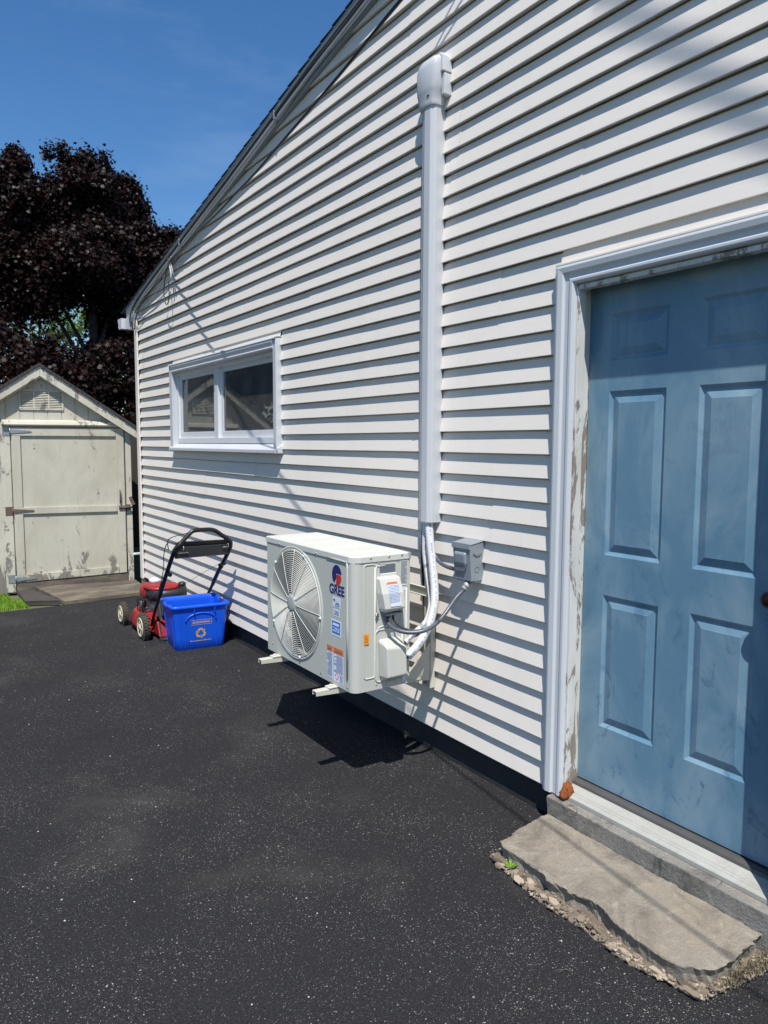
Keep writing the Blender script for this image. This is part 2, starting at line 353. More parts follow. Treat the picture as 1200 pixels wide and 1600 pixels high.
def gz(x, y):
    """ground height: the driveway falls a little toward the shed"""
    t = max(0, min(1, (y-3.5)/4.5)); return -.026*t*t*(3-2*t)
# ================================================================ SETTING
g = MB()
xs = sorted(set([-300, -120, -50, -20, -12, -8, -6, -5, -4, -3, -2, -1.5, -1, -.6, -.3, 0, .03, .5, 3, 10, 40, 120, 300])); ys = sorted(set([-300, -100, -40, -15, -6, -3, -1, 0, .5, 1, 1.5, 2, 2.5, 3, 3.5, 4, 4.5, 5, 5.5, 6, 6.5, 7, 7.5, 8, 8.5, 9, 12, 20, 40, 100, 300]))
vs = [(x, y, gz(x, y)-.012) for y in ys for x in xs]; n = len(xs)
g.add(vs, [(j*n+i, j*n+i+1, (j+1)*n+i+1, (j+1)*n+i) for j in range(len(ys)-1) for i in range(n-1)], True)
tag(obj('ground', g, 'soil'), None, None, kind='structure')
g = MB(); xs = [-9+i*.5 for i in range(18)]+[-.25, .0295]; ys = [-6+i*.5 for i in range(28)]+[7.84]; n = len(xs)
def edge(y, x): return y+(.02*noise.noise(Vector((x*3, 0, 0)))+.03*(x+1)*-.1 if y > 7.8 else 0)
vs = [(x, edge(y, x), gz(x, y)+.004*noise.noise(Vector((x*1.3, y*1.3, 0)))) for y in ys for x in xs]
g.add(vs, [(j*n+i, j*n+i+1, (j+1)*n+i+1, (j+1)*n+i) for j in range(len(ys)-1) for i in range(n-1)], True)
tag(obj('driveway', g, 'asphalt'), None, None, kind='structure')
# ================================================================ HOUSE
ZB, CS = .14, .1016
def zr(y): return 3.04+.204*(8.14-y) if y > -1 else 3.04+.204*(9.14-(-1-y))
house = thing('house', 'pale vinyl sided house gable with a blue door and small sliding window', 'house', (0, 3, 0))
DY0, DY1, DZ1 = 1.055, 2.118, 2.315      # casing outside
WY0, WY1, WZ0, WZ1 = 4.66, 6.95, 1.535, 2.325
def build_siding():
    mb = MB()
    def strip(z0, z1, ya, yb, k):
        # ya,yb limits; z rows of the course profile
        prof = [(.034, z0+.007), (.0045, z0-.0004), (.0008, z0-.0002), (0, z0+.0018), (.0008, z0+.006), (.0058, z0+.03), (.0146, z0+.072), (.0196, z1-.007), (.030, z1+.001), (.034, z1+.006)]
        if z1-z0 < .05: prof = [(min(x, .02), z0+(z-z0)*(z1-z0)/.1016) for x, z in prof]
        rnd = random.Random(k//2*7+1); seams = []; y = -6+rnd.uniform(0, 3.6)
        while y < 8.2: seams.append(y); y += 3.66
        cuts = [ya]+[q for q in seams if ya+.05 < q < yb-.05]+[yb]
        for si in range(len(cuts)-1):
            a, b = cuts[si], cuts[si+1]; off = -.0016 if (si+k//2) % 2 else .0005
            nseg = max(1, int((b-a)/.16)); cols = []
            a2 = a-(.012 if off < 0 else 0); 
            for i in range(nseg+1):
                col = []
                for x, z in prof:
                    e1 = min(b, ylim(z)) if si == len(cuts)-2 else b
                    e1 = max(e1, a2+.01)
                    yy = a2+(e1-a2)*i/nseg
                    wob = .0020*noise.noise(Vector((yy*1.1, k*3.1, 0)))+.0008*noise.noise(Vector((yy*4.5, k*7.7, 3)))
                    zw = .0022*noise.noise(Vector((yy*.8, k*1.7, 9)))
                    col.append((x+off+wob, yy, z+zw*(1 if x < .012 else 0)))
                cols.append(col)
            mb.loft(cols, False, False, False)
    def ylim(z): return 8.12 if z < 3.04 else min(8.12, 8.14-(z-3.04)/.204)
    k = 0
    while True:
        z0 = ZB+k*CS; z1 = z0+CS
        if z0 > 4.85: break
        hi = ylim(z0); lo = -6 if z0 < zr(-6) else -1-(9.14-(z0-3.04)/.204)
        segs = [(lo, hi)]
        def cut(ya, yb, za, zb):
            nonlocal segs
            # split this course round an opening; partial heights are handled below
            if z1 <= za+.004 or z0 >= zb-.004: return
            out = []
            for a, b in segs:
                if b <= ya or a >= yb: out.append((a, b)); continue
                if a < ya: out.append((a, ya))
                if b > yb: out.append((yb, b))
            segs = out
        top_open = None
        cut(DY0, DY1, -1, DZ1); cut(WY0, WY1, WZ0, WZ1)
        for a, b in segs: strip(z0, z1, a, b, k)
        # filler pieces where an opening ends inside a course
        for ya, yb, za, zb in ((DY0, DY1, -1, DZ1), (WY0, WY1, WZ0, WZ1)):
            if z0 < zb < z1-.004: strip(zb-.001, z1, ya, yb, k)
            if z0 < za < z1: strip(z0, za, ya, yb, k)
        k += 1
    return mb
wall = obj('wall', build_siding(), 'siding', house)
mb = MB()   # sheathing body of the house with openings left for door and window
def wallpiece(y0, y1, z0, z1): mb.box(.036, .10, y0, y1, z0, z1)
wallpiece(-6, DY0+.02, .13, 3.0); wallpiece(DY0+.02, DY1-.02, DZ1-.02, 3.0); wallpiece(DY1-.02, WY0+.02, .13, 3.0)
wallpiece(WY0+.02, WY1-.02, .13, WZ0+.02); wallpiece(WY0+.02, WY1-.02, WZ1-.02, 3.0); wallpiece(WY1-.02, 8.12, .13, 3.0)
mb.prism([(8.11, 3.001), (-1, 4.87), (-6, 3.85), (-6, 3.001)], 'X', .036, .10)
mb.box(.101, 9, 8.02, 8.12, .0, 3.0); mb.box(.101, 9, -6, -5.9, 0, 3.8); mb.box(8.9, 9, -5.9, 8.02, 0, 3.0)
obj('wall_core', mb, 'gap', house)
mb = MB()
for y0, y1 in ((-6, 1.0), (2.075, 8.105)):
    nn = int((y1-y0)/.25); cols = []
    for i in range(nn+1):
        y = y0+(y1-y0)*i/nn; cols.append([(.040+.004*noise.noise(Vector((y*3, z*6, 0))), y, z) for z in (-.06, .0, .04, .08, .12, .16)])
    mb.loft(cols, False, True, False)
mb.box(.045, .2, -6, 8.1, -.06, .13)
obj('foundation', mb, 'found', house)
# corner post
mb = MB(); mb.prism([(-.018, 8.06), (-.018, 8.145), (.07, 8.145), (.07, 8.12), (.0, 8.12), (.0, 8.06)], 'Z', .12, 2.93)
obj('corner_post', mb, 'siding', house, .003)
mb = MB(); mb.box(-.012, .06, 8.07, 8.14, -.03, .119)
tag(obj('corner_pier', mb, 'concriser', house, .006), 'grey concrete foot under the corner post', None)
# roof with rake trim
def rakeprism(mb, prof, y0, y1):
    """prof = list of (X, dz relative to the rake line); swept along the slope"""
    mb.loft([[(x, y0, zr(y0)+d) for x, d in prof], [(x, y1, zr(y1)+d) for x, d in prof]], True, False)
roof = MB()
for a, b in ((8.55, -1), (-1, -6.3)):
    rakeprism(roof, [(.013, .052), (.013, .077), (9.3, .077), (9.3, .052)], a, b)
roof_o = obj('roof', roof, 'shingle', house)
mb = MB()   # shingle courses: small overlapping tabs showing on the rake edge
y = 8.6
while y > -1:
    l = .145; mb.loft([[(x, yy, zr(yy)+d+dd) for x, d in [(-.031-random.uniform(0, .006), .0785), (-.031, .084), (.5, .084), (.5, .0785)]] for yy, dd in ((y, .010), (y-l, .001))], True, False); y -= l*.985
obj('shingles', mb, 'shingle', roof_o)
mb = MB()
for a, b in ((8.42, -1), (-1, -6.3)):
    rakeprism(mb, [(-.014, -.042), (-.017, -.045), (-.019, -.020), (-.013, -.014), (-.019, -.008), (-.021, .018), (-.015, .024), (-.020, .030), (-.023, .048), (-.017, .054), (-.024, .060), (-.025, .078), (.012, .078), (.012, -.042)], a, b)
obj('rake_trim', mb, 'rake', roof_o)
mb = MB()   # boxed eave return past the corner
mb.prism([(8.146, 2.80), (8.42, 2.845), (8.45, 2.92), (8.44, zr(8.44)-.03), (8.146, zr(8.146)-.03)], 'X', -.03, 9.2)
obj('eave_return', mb, 'vinylw', roof_o, .003)
mb = MB()
prof = [(8.47, 2.85), (8.56, 2.85), (8.60, 2.88), (8.585, 2.91), (8.61, 2.935), (8.61, 2.965), (8.60, 2.965), (8.60, 2.94), (8.56, 2.90), (8.545, 2.86), (8.48, 2.86), (8.48, 2.965), (8.47, 2.965)]
mb.prism(prof, 'X', -.06, 9.2); mb.prism([(8.47, 2.85), (8.56, 2.85), (8.60, 2.88), (8.585, 2.91), (8.61, 2.935), (8.61, 2.965), (8.47, 2.965)], 'X', -.064, -.0605)
obj('gutter', mb, 'vinylw', roof_o, .002)
# ---------------- window
win = MB()
def frame_rect(mb, x0, x1, y0, y1, z0, z1, wy0, wy1, wz0, wz1):
    mb.box(x0, x1, y0, y0+wy0, z0, z1); mb.box(x0, x1, y1-wy1, y1, z0, z1)
    mb.box(x0, x1, y0+wy0, y1-wy1, z0, z0+wz0); mb.box(x0, x1, y0+wy0, y1-wy1, z1-wz1, z1)
# casing: sides and a sloped head
win.box(-.036, .06, WY1-.075, WY1, WZ0+.03, WZ1-.0); win.box(-.036, .06, WY0, WY0+.045, WZ0+.03, WZ1-.0)
win.prism([(-.030, 2.252), (-.040, 2.256), (-.042, 2.264), (-.036, 2.270), (-.045, 2.300), (-.0455, 2.316), (-.040, 2.326), (-.012, 2.330), (.06, 2.330), (.06, 2.25), (.0, 2.25)], 'Y', WY0+.0455, WY1-.0755)
win.prism([(-.0465, 2.316), (-.049, 2.318), (-.043, 2.330), (-.012, 2.336), (.02, 2.336), (.02, 2.3305), (-.012, 2.3302), (-.040, 2.3262)], 'Y', WY0-.004, WY1+.004)
wf = obj('window', win, 'trimblue', house, .003)
mb = MB(); mb.prism([(-.052, 1.532), (-.052, 1.556), (-.046, 1.562), (.02, 1.600), (.06, 1.600), (.06, 1.532)], 'Y', WY0-.012, WY1+.006)
obj('sill', mb, 'trimblue', wf, .003)
mb = MB(); frame_rect(mb, .010, .075, WY0+.046, WY1-.076, 1.601, 2.249, .03, .03, .045, .03)
mb.box(.014, .076, 5.86, 5.93, 1.646, 2.219)
obj('frame', mb, 'vinylw', wf, .002)
for (a, b, x) in ((5.9301, 6.8439, .030), (4.7361, 5.8599, .040)):
    mb = MB(); frame_rect(mb, x, x+.022, a, b, 1.6462, 2.2188, .055, .045, .055, .035)
    s_ = obj('sash', mb, 'vinylw', wf, .002)
    mb = MB(); mb.box(x+.010, x+.014, a+.054, b-.044, 1.700, 2.185); obj('pane', mb, 'glass', wf)
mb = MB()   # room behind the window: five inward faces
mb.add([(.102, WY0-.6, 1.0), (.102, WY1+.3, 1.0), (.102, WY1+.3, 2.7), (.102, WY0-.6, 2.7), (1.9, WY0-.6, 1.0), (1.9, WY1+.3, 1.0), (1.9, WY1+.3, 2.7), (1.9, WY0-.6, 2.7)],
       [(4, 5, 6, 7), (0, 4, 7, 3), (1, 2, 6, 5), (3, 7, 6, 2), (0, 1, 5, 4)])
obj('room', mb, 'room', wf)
mb = MB(); mb.loft([[(.16+.012*math.sin(y*60), y, z) for z in (1.45, 2.4)] for y in [6.62+i*.01 for i in range(24)]], False, True, False)
obj('curtain', mb, 'curtain', wf)
# ---------------- door and its frame
df = MB()
prof = [(2.020, -.016), (2.024, -.026), (2.030, -.030), (2.042, -.030), (2.048, -.024), (2.068, -.024), (2.075, -.034), (2.098, -.037), (2.108, -.034), (2.112, -.020), (2.118, -.020), (2.118, .0), (2.020, .0)]
ZT = 2.21       # inner top edge
def casing(mb):
    L = [[(x, y, z0(y)) for y, x in prof] for z0 in (lambda y: .145, lambda y: ZT+(y-2.0)*.87)]
    mb.loft(L, True, False)
    Rp = [(1.16-(y-2.0)*.9, x) for y, x in prof]
    mb.loft([[(x, y, z0(y)) for y, x in Rp] for z0 in (lambda y: .145, lambda y: ZT+(1.16-y)*.97)], True, False)
    mb.loft([[(x, y, ZT+(y-2.0)*.87) for y, x in prof], [(x, 1.16-(y-2.0)*.9, ZT+(y-2.0)*.87) for y, x in prof]], True, False)
casing(df)
dframe = obj('door_frame', df, 'trimblue', house, .0015, 1)
mb = MB(); mb.prism([(DY1-.001, .14), (DY1+.007, .14), (DY1+.007, 2.318), (DY0-.005, 2.318), (DY0-.005, .14), (DY0+.001, .14), (DY0+.001, 2.312), (DY1-.001, 2.312)], 'X', -.022, .02)
obj('edge_channel', mb, 'siding', dframe)
mb = MB(); mb.box(.0005, .13, 2.031, 2.075, .18, 2.26); mb.box(.0005, .13, 1.10, 1.157, .18, 2.26); mb.box(.0005, .13, 1.157, 2.031, 2.222, 2.26); mb.box(-.013, .030, 2.008, 2.0305, .16, 2.216); mb.box(-.0125, .0295, 1.1805, 2.0075, 2.205, 2.222)
mb.box(.10, .13, 2.018, 2.031, .20, 2.222); mb.box(.0301, .045, 2.025, 2.031, .20, 2.215)
obj('jamb', mb, 'jamb', dframe, .002)
mb = MB()   # orange foam blob at the foot of the left jamb
bm = bmesh.new(); bmesh.ops.create_icosphere(bm, subdivisions=3, radius=1)
for v in bm.verts:
    d = 1+.45*noise.noise(v.co*2.3)+.35*noise.noise(v.co*6); v.co = Vector((.020*v.co.x*d*(1.35-.5*v.co.z), .014*v.co.y*d*(1.4-.7*v.co.z), .034*v.co.z*d))+Vector((-.004, 2.004, .182))
mb.add([v.co for v in bm.verts], [tuple(q.index for q in f.verts) for f in bm.faces], True); bm.free()
bm = bmesh.new(); bmesh.ops.create_icosphere(bm, subdivisions=2, radius=1)
for v in bm.verts:
    d = 1+.4*noise.noise(v.co*3+Vector((3, 1, 1))); v.co = Vector((.020*v.co.x*d, .016*v.co.y*d, .018*v.co.z*d))+Vector((-.022, 2.004, .160))
mb.add([v.co for v in bm.verts], [tuple(q.index for q in f.verts) for f in bm.faces], True); bm.free()
obj('foam', mb, 'foam', dframe)
mb = MB()
mb.prism([(-.012, .1395), (-.012, .156), (.004, .1640), (.0045, .1665), (.012, .170), (.0125, .1725), (.020, .176), (.046, .186), (.13, .186), (.13, .1395)], 'Y', 1.13, 2.062)
th = obj('threshold', mb, 'sill', dframe, .0012, 1)
mb = MB(); mb.prism([(.046, .187), (.050, .197), (.066, .203), (.078, .203), (.082, .200), (.11, .200), (.11, .187)], 'Y', 1.158, 2.030)
obj('door_sweep', mb, 'alu', th, .001, 1)
# panelled slab: a height field made of nested rectangles
dm = MB(); dx = .085; ya, yb, za, zb = 1.160, 2.029, .206, 2.220
panels = [(1.672, 1.924, 1.930, 2.110), (1.672, 1.928, 1.165, 1.812), (1.672, 1.928, .460, 1.002), (1.300, 1.538, 1.930, 2.110), (1.300, 1.538, 1.165, 1.812), (1.300, 1.538, .460, 1.002)]
ycut = sorted(set([ya, yb]+[q for p_ in panels for q in p_[:2]])); ycut = [ya, 1.300, 1.538, 1.670, 1.926, yb]
panels = [(1.670 if p_[0] > 1.6 else 1.300, 1.926 if p_[0] > 1.6 else 1.538, p_[2], p_[3]) for p_ in panels]
zcut = sorted(set([za, zb]+[q for p_ in panels for q in p_[2:]]))
for i in range(len(ycut)-1):
    for j in range(len(zcut)-1):
        a, b, c, d = ycut[i], ycut[i+1], zcut[j], zcut[j+1]
        if any(abs(a-p_[0]) < .001 and abs(c-p_[2]) < .001 for p_ in panels):
            rings = [(0, 0), (.004, .0035), (.013, .010), (.018, .010), (.020, .0085), (.044, .0015), (.046, .0005)]
            prev = None
            for ins, dep in rings:
                r = [(dx+dep, a+ins, c+ins), (dx+dep, b-ins, c+ins), (dx+dep, b-ins, d-ins), (dx+dep, a+ins, d-ins)]
                if prev: dm.add(prev+r, [(q, (q+1) % 4, 4+(q+1) % 4, 4+q) for q in range(4)])
                prev = r
            dm.add(prev, [(0, 1, 2, 3)])
        else: dm.add([(dx, a, c), (dx, b, c), (dx, b, d), (dx, a, d)], [(0, 1, 2, 3)])
dm.box(dx+.012, dx+.04, ya, yb, za, zb)
dm.add([(dx, ya, za), (dx+.012, ya, za), (dx+.012, yb, za), (dx, yb, za)], [(0, 1, 2, 3)]); dm.add([(dx, ya, zb), (dx+.012, ya, zb), (dx+.012, yb, zb), (dx, yb, zb)], [(0, 1, 2, 3)])
door = tag(obj('door', dm, 'door', house, .0008, 1), 'weathered blue six-panel door with smudged dirt', None)
mb = MB(); mb.disc((dx, 1.232, 1.11), [(.031, .0), (.031, -.006), (.014, -.008), (.012, -.028), (.024, -.034), (.028, -.046), (.022, -.058), (.006, -.062)], 'X', 24)
obj('knob', mb, 'knob', door)
# ================================================================ CONCRETE STEPS
def rough_slab(poly, z0, z1, sub=.03, amp=.004, chip=.02, seed=0):
    """polygon slab with broken, jittered side faces"""
    P = []
    for i in range(len(poly)):
        a = Vector(poly[i]); b = Vector(poly[(i+1) % len(poly)]); k = max(1, int((b-a).length/sub))
        P += [a+(b-a)*j/k for j in range(k)]
    mb = MB(); n = len(P); lev = [z1, z1-.004, z1-(z1-z0)*.35, z1-(z1-z0)*.7, z0]; secs = []
    cen = sum(P, Vector((0, 0)))/n
    for li, z in enumerate(lev):
        q = []
        for i, p in enumerate(P):
            d = (p-cen).normalized(); nn = noise.noise(Vector((p.x*14, p.y*14, z*30+seed)))+.6*noise.noise(Vector((p.x*40, p.y*40, z*60+seed)))
            off = amp*(nn+.9*noise.noise(Vector((p.x*80, p.y*80, z*160+seed*3.))))*(0.55 if li == 0 else 1)-(0 if li < 2 else chip*.5*(1+nn))*(1 if li < 4 else .6)+(0 if li != 0 else -.003)
            q.append((p.x+d.x*off, p.y+d.y*off, z+(.0015*nn if li < 2 else 0)))
        secs.append(q)
    mb.loft(secs, False, False)
    inner = [(cen.x+(x-cen.x)*.93, cen.y+(y-cen.y)*.97, z1+.001*noise.noise(Vector((x*9, y*9, 0)))) for x, y, z in secs[0]]
    mb.loft([secs[0], inner], False, False); mb.add(inner, [tuple(range(n))])
    return mb
slab = [(-.378, 2.007), (-.395, 1.955), (-.394, 1.865), (-.393, 1.779), (-.412, 1.727), (-.401, 1.678), (-.405, 1.629), (-.378, 1.564), (-.382, 1.502), (-.403, 1.455), (-.410, 1.373), (-.416, 1.296), (-.414, 1.23), (-.400, 1.19), (-.369, 1.163), (-.320, 1.131), (-.245, 1.130), (-.138, 1.138), (-.063, 1.145), (-.063, 2.05), (-.1, 2.055)]
single('concrete_slab', rough_slab(slab, -.01, .070, .012, .012, .032, 3), 'conc', 'low cracked concrete slab with a crumbled front edge in front of the blue door', 'step', (-.24, 1.6, 0))
up_ = [(-.060, 1.10), (-.062, 1.3), (-.058, 1.5), (-.063, 1.7), (-.060, 1.9), (-.058, 2.068), (.03, 2.078), (.044, 2.07), (.044, .95), (-.02, .98)]
single('concrete_step', rough_slab(up_, -.01, .139, .015, .006, .014, 11), 'concriser', 'narrow grey concrete kerb step directly under the door threshold', 'step', (0, 1.6, 0))
mb = MB()   # dirt shoulder
pd = [(-.385, 2.05), (-.403, 2.043), (-.425, 1.915), (-.450, 1.772), (-.452, 1.655), (-.440, 1.555), (-.452, 1.418), (-.450, 1.336), (-.432, 1.261), (-.414, 1.19), (-.405, 1.126), (-.308, 1.118), (-.205, 1.100), (-.05, 1.08), (.03, 1.0), (.03, .8), (.025, 2.05)]
def bed(poly, zc, mb, rings=5):
    c = Vector((sum(p[0] for p in poly)/len(poly), sum(p[1] for p in poly)/len(poly))); P = []
    for i in range(len(poly)):
        a = Vector(poly[i]); b = Vector(poly[(i+1) % len(poly)]); k = max(1, int((b-a).length/.02)); P += [a+(b-a)*j/k for j in range(k)]
    secs = []
    for ti in range(rings):
        t = ti/(rings-1)*.28; q = []
        for p in P:
            r = 1-t*(.35 if abs(p.y-c.y) > .3 else 1); x = c.x+(p.x-c.x)*(1-t); y = c.y+(p.y-c.y)*(1-t*.3)
            jj = .010*noise.noise(Vector((p.x*60, p.y*60, ti))); z = .001+zc*min(1, ti/2)+.012*noise.noise(Vector((x*35, y*35, 2)))*(ti > 0)
            q.append((x+jj, y+jj, z if ti else -.004))
        secs.append(q)
    mb.loft(secs, False, True); mb.add(secs[-1], [tuple(range(len(P)))])
bed(pd, .012, mb); tag(obj('dirt_bed', mb, 'dirt'), None, None, kind='structure')
def rock(mb, c, s, seed):
    bm = bmesh.new(); bmesh.ops.create_icosphere(bm, subdivisions=1, radius=1); R = random.Random(seed)
    e = Matrix.Rotation(R.uniform(0, 6), 3, 'Z'); sc = (R.uniform(.7, 1.4), R.uniform(.6, 1), R.uniform(.35, .8))
    for v in bm.verts: d = 1+.3*noise.noise(v.co*2+Vector((seed, 0, 0))); v.co = e @ Vector((v.co.x*s*sc[0]*d, v.co.y*s*sc[1]*d, v.co.z*s*sc[2]*d))+Vector(c)
    mb.add([v.co for v in bm.verts], [tuple(q.index for q in f.verts) for f in bm.faces]); bm.free()
mb = MB(); front = pd[1:14]
for i in range(620):
    k = random.randrange(len(front)-1); t = random.random(); a = Vector(front[k]); b = Vector(front[k+1]); p = a+(b-a)*t
    inn = random.random()**1.3*.075; c = Vector((-.2, 1.6)); d = (c-p).normalized()
    if k < 9: d = Vector((1, 0))
    p = p+d*(inn-.006); s = .0022+.0065*random.random()**2.5
    rock(mb, (p.x, p.y, .010+.010*random.random()), s, i)
for i in range(16):
    y = random.uniform(1.2, 2.0); rock(mb, (-.415-random.uniform(-.02, .015), y, .012), random.uniform(.012, .024), 900+i)
for i in range(26):      # flat broken shards lying along the crumbled edge
    y = 1.16+.85*i/26+random.uniform(-.015, .015); xe = -.43+.015*noise.noise(Vector((y*6, 0, 0))); R = random.Random(i+50); k = R.randint(5, 7); L = R.uniform(.014, .045); Wd = R.uniform(.007, .018); a0 = R.uniform(-.35, .35)
    c = Vector((xe+R.uniform(-.012, .03), y, .012+R.uniform(0, .012))); up2 = Vector((R.uniform(-.5, .2), R.uniform(-.2, .2), 1)).normalized(); u = Vector((math.sin(a0)*.3, 1, 0)); u = (u-up2*u.dot(up2)).normalized(); v = up2.cross(u)
    P = [c+u*(L*math.cos(6.283*j/k)*R.uniform(.6, 1.1))+v*(Wd*math.sin(6.283*j/k)*R.uniform(.6, 1.2)) for j in range(k)]; th_ = R.uniform(.004, .010)
    mb.loft([[p-up2*th_ for p in P], P], True, False)
tag(obj('rubble', mb, 'gravel'), 'loose pale gravel and broken concrete along the slab edge', 'gravel', kind='stuff')
nb = 1500; vs = []; fs = []
for i in range(nb):
    t = random.random()**.7; x = -.33+.33*t+random.gauss(0, .018); y = 1.122-.02*t+random.gauss(0, .012); h = random.uniform(.003, .010); a = random.uniform(0, 6.28); b = .008+.014*random.random(); o = len(vs); w_ = .0018
    vs += [(x-w_*math.sin(a), y+w_*math.cos(a), b), (x+w_*math.sin(a), y-w_*math.cos(a), b), (x+math.cos(a)*h*.7, y+math.sin(a)*h*.7, b+h)]; fs.append((o, o+1, o+2))
me = bpy.data.meshes.new('dry_moss'); me.from_pydata(vs, [], fs); me.materials.append(M['straw']); mo = bpy.data.objects.new('dry_moss', me); S.collection.objects.link(mo)
tag(mo, 'dried brown moss at the right hand end of the concrete slab', 'moss', kind='stuff')
# little weed
wd = thing('weed', 'tiny green weed sprouting at the left front of the broken slab', 'plant', (-.405, 1.915, .01))
mb = MB()
for i in range(7):
    a = i*.9; c = Vector((-.405, 1.915, .02)); d = Vector((math.cos(a), math.sin(a), .5)); e = c+d*.018; s = Vector((-d.y, d.x, 0))*.006
    mb.add([c, e-s, c+d*.03, e+s], [(0, 1, 2, 3)])
obj('leaves', mb, 'grass', wd)
mb = MB(); mb.tube([(-.405, 1.915, .0), (-.405, 1.915, .022)], .0012, 5); obj('stem', mb, 'grass', wd)
# bits on the asphalt
mb = MB()
for i in range(420):
    y = random.uniform(.7, 6.5); x = random.uniform(-3.4, -.05)
    if -.5 < x and .9 < y < 2.2: continue
    rock(mb, (x, y, gz(x, y)+.001), .0012+.0032*random.random()**4, 2000+i)
tag(obj('stone_chips', mb, 'chip'), 'small pale stone chips scattered on the black driveway', 'gravel', kind='stuff')
for i, (x, y, l, a) in enumerate(((-.62, 1.42, .045, 2.2), (-1.05, 3.35, .05, .3), (-.60, 2.9, .04, 1.1), (-.95, 2.35, .03, 2.8))):
    mb = MB(); mb.tube([(x, y, .004), (x+l*.5*math.cos(a), y+l*.5*math.sin(a), .006), (x+l*math.cos(a+.4), y+l*math.sin(a+.4), .003)], .0012, 5)
    single('twig', mb, 'straw', ['short dry stalk on the asphalt left of the broken slab', 'dry stalk far out on the asphalt below the blue bin', 'thin stalk on the asphalt beside the air conditioner shadow', 'bit of dry grass in the open middle of the driveway'][i], 'twig', (x, y, 0), group='dry stalks on the driveway')
# ================================================================ LINE COVER (vertical duct)
lc = thing('line_cover', 'tall white plastic duct running up the siding with a rounded wall cap', 'pipe cover', (0, 2.93, 1.2))
sec = [(.012, 2.884), (-.045, 2.883), (-.052, 2.886), (-.066, 2.903), (-.0665, 2.948), (-.060, 2.956), (-.046, 2.992), (-.030, 2.999), (.012, 3.0)]
mb = MB(); n_ = 12
mb.loft([[(x+.0015*math.sin(z*2.1), y+.0012*math.sin(z*1.3+1), z) for x, y in sec] for z in [1.212+(3.24-1.212)*i/n_ for i in range(n_+1)]], True, False)
obj('channel', mb, 'duct', lc, .003, 2)
mb = MB()
def capsec(z, y0, y1, d, r):
    c = [(0.012, y0), (-d+r, y0-.002), (-d+r*.35, y0+.006), (-d, y0+r*.9), (-d, y1-r*1.6), (-d+r*.4, y1-r*.6), (-d+r*1.1, y1-.004), (-.02, y1), (.012, y1)]
    return [(x, y, z) for x, y in c]
mb.loft([capsec(3.200, 2.878, 3.004, .0705, .020), capsec(3.216, 2.877, 3.006, .0725, .020), capsec(3.232, 2.875, 3.007, .0735, .020), capsec(3.262, 2.866, 3.012, .079, .022), capsec(3.283, 2.860, 3.015, .082, .024), capsec(3.37, 2.854, 3.015, .082, .024), capsec(3.395, 2.855, 3.012, .077, .026), capsec(3.413, 2.858, 3.004, .064, .026), capsec(3.424, 2.866, 2.99, .040, .018), capsec(3.428, 2.88, 2.97, .022, .010)], True, True)
obj('cap', mb, 'duct', lc, .002, 2)
mb = MB(); mb.prism([(2.852, 3.232), (2.858, 3.40), (2.87, 3.437), (2.90, 3.452), (2.97, 3.452), (3.0, 3.43), (3.0, 3.25)], 'X', -.012, .014)
mb.prism([(2.836, 3.235), (2.834, 3.33), (2.856, 3.333), (2.858, 3.235)], 'X', -.035, .012); mb.prism([(2.834, 3.337), (2.840, 3.41), (2.868, 3.43), (2.862, 3.337)], 'X', -.045, .012)
obj('wall_flange', mb, 'duct', lc, .004)
mb = MB(); mb.box(-.0765, -.070, 2.90, 2.918, 3.238, 3.245); obj('screw_slot', mb, 'dslot', lc)
# ================================================================ AIR CONDITIONER
XF, YR, W_, Z0, H_, D_ = -.575, 2.768, .900, .470, .630, .312
ac = thing('air_conditioner', 'ivory outdoor air conditioner unit with a round fan grille bracketed to the siding', 'air conditioner', (-.42, 3.23, Z0))
XB = XF+D_; YL = YR+W_; ZT_ = Z0+H_; CH = .036
def F(y, z): return (y*.9855, 1.605+(z-1.605)*.9855)
def SD(x, z): return (-2.28+(x+2.28)*.978, 1.605+(z-1.605)*.978)
FC = F(3.388, .777); FR = .283*.985
mb = MB()
zt = ZT_-.030     # casing stops under the lid
# front face with a round hole
rect = [YR+CH, YL, Z0, zt]
def onrect(a):
    c, s = math.cos(a), math.sin(a); t = 1e9
    if c > 1e-9: t = min(t, (rect[1]-FC[0])/c)
    if c < -1e-9: t = min(t, (rect[0]-FC[0])/c)
    if s > 1e-9: t = min(t, (rect[3]-FC[1])/s)
    if s < -1e-9: t = min(t, (rect[2]-FC[1])/s)
    return (FC[0]+c*t, FC[1]+s*t)
angs = sorted([2*math.pi*i/96 for i in range(96)]+[math.atan2(z-FC[1], y-FC[0]) % (2*math.pi) for y in rect[:2] for z in rect[2:]])
outer = [(XF, *onrect(a)) for a in angs]
def circ(R, x): return [(x, FC[0]+R*math.cos(a), FC[1]+R*math.sin(a)) for a in angs]
mb.loft([outer, circ(FR+.016, XF)], False, False)
mb.loft([circ(FR+.016, XF), circ(FR+.013, XF-.004), circ(FR+.006, XF-.006), circ(FR, XF-.003), circ(FR-.003, XF+.008), circ(FR-.006, XF+.07)], False, True)
# side, chamfer, back, left, bottom
prof = [(XF+CH-CH*math.cos(math.radians(t)), YR+CH-CH*math.sin(math.radians(t))) for t in range(0, 91, 15)]+[(XB, YR), (XB, YL), (XF, YL)]
for i in range(len(prof)-1):
    a, b = prof[i], prof[i+1]; mb.add([(*a, Z0), (*b, Z0), (*b, zt), (*a, zt)], [(0, 1, 2, 3)])
mb.add([(*p_, Z0) for p_ in prof], [tuple(range(len(prof)))])
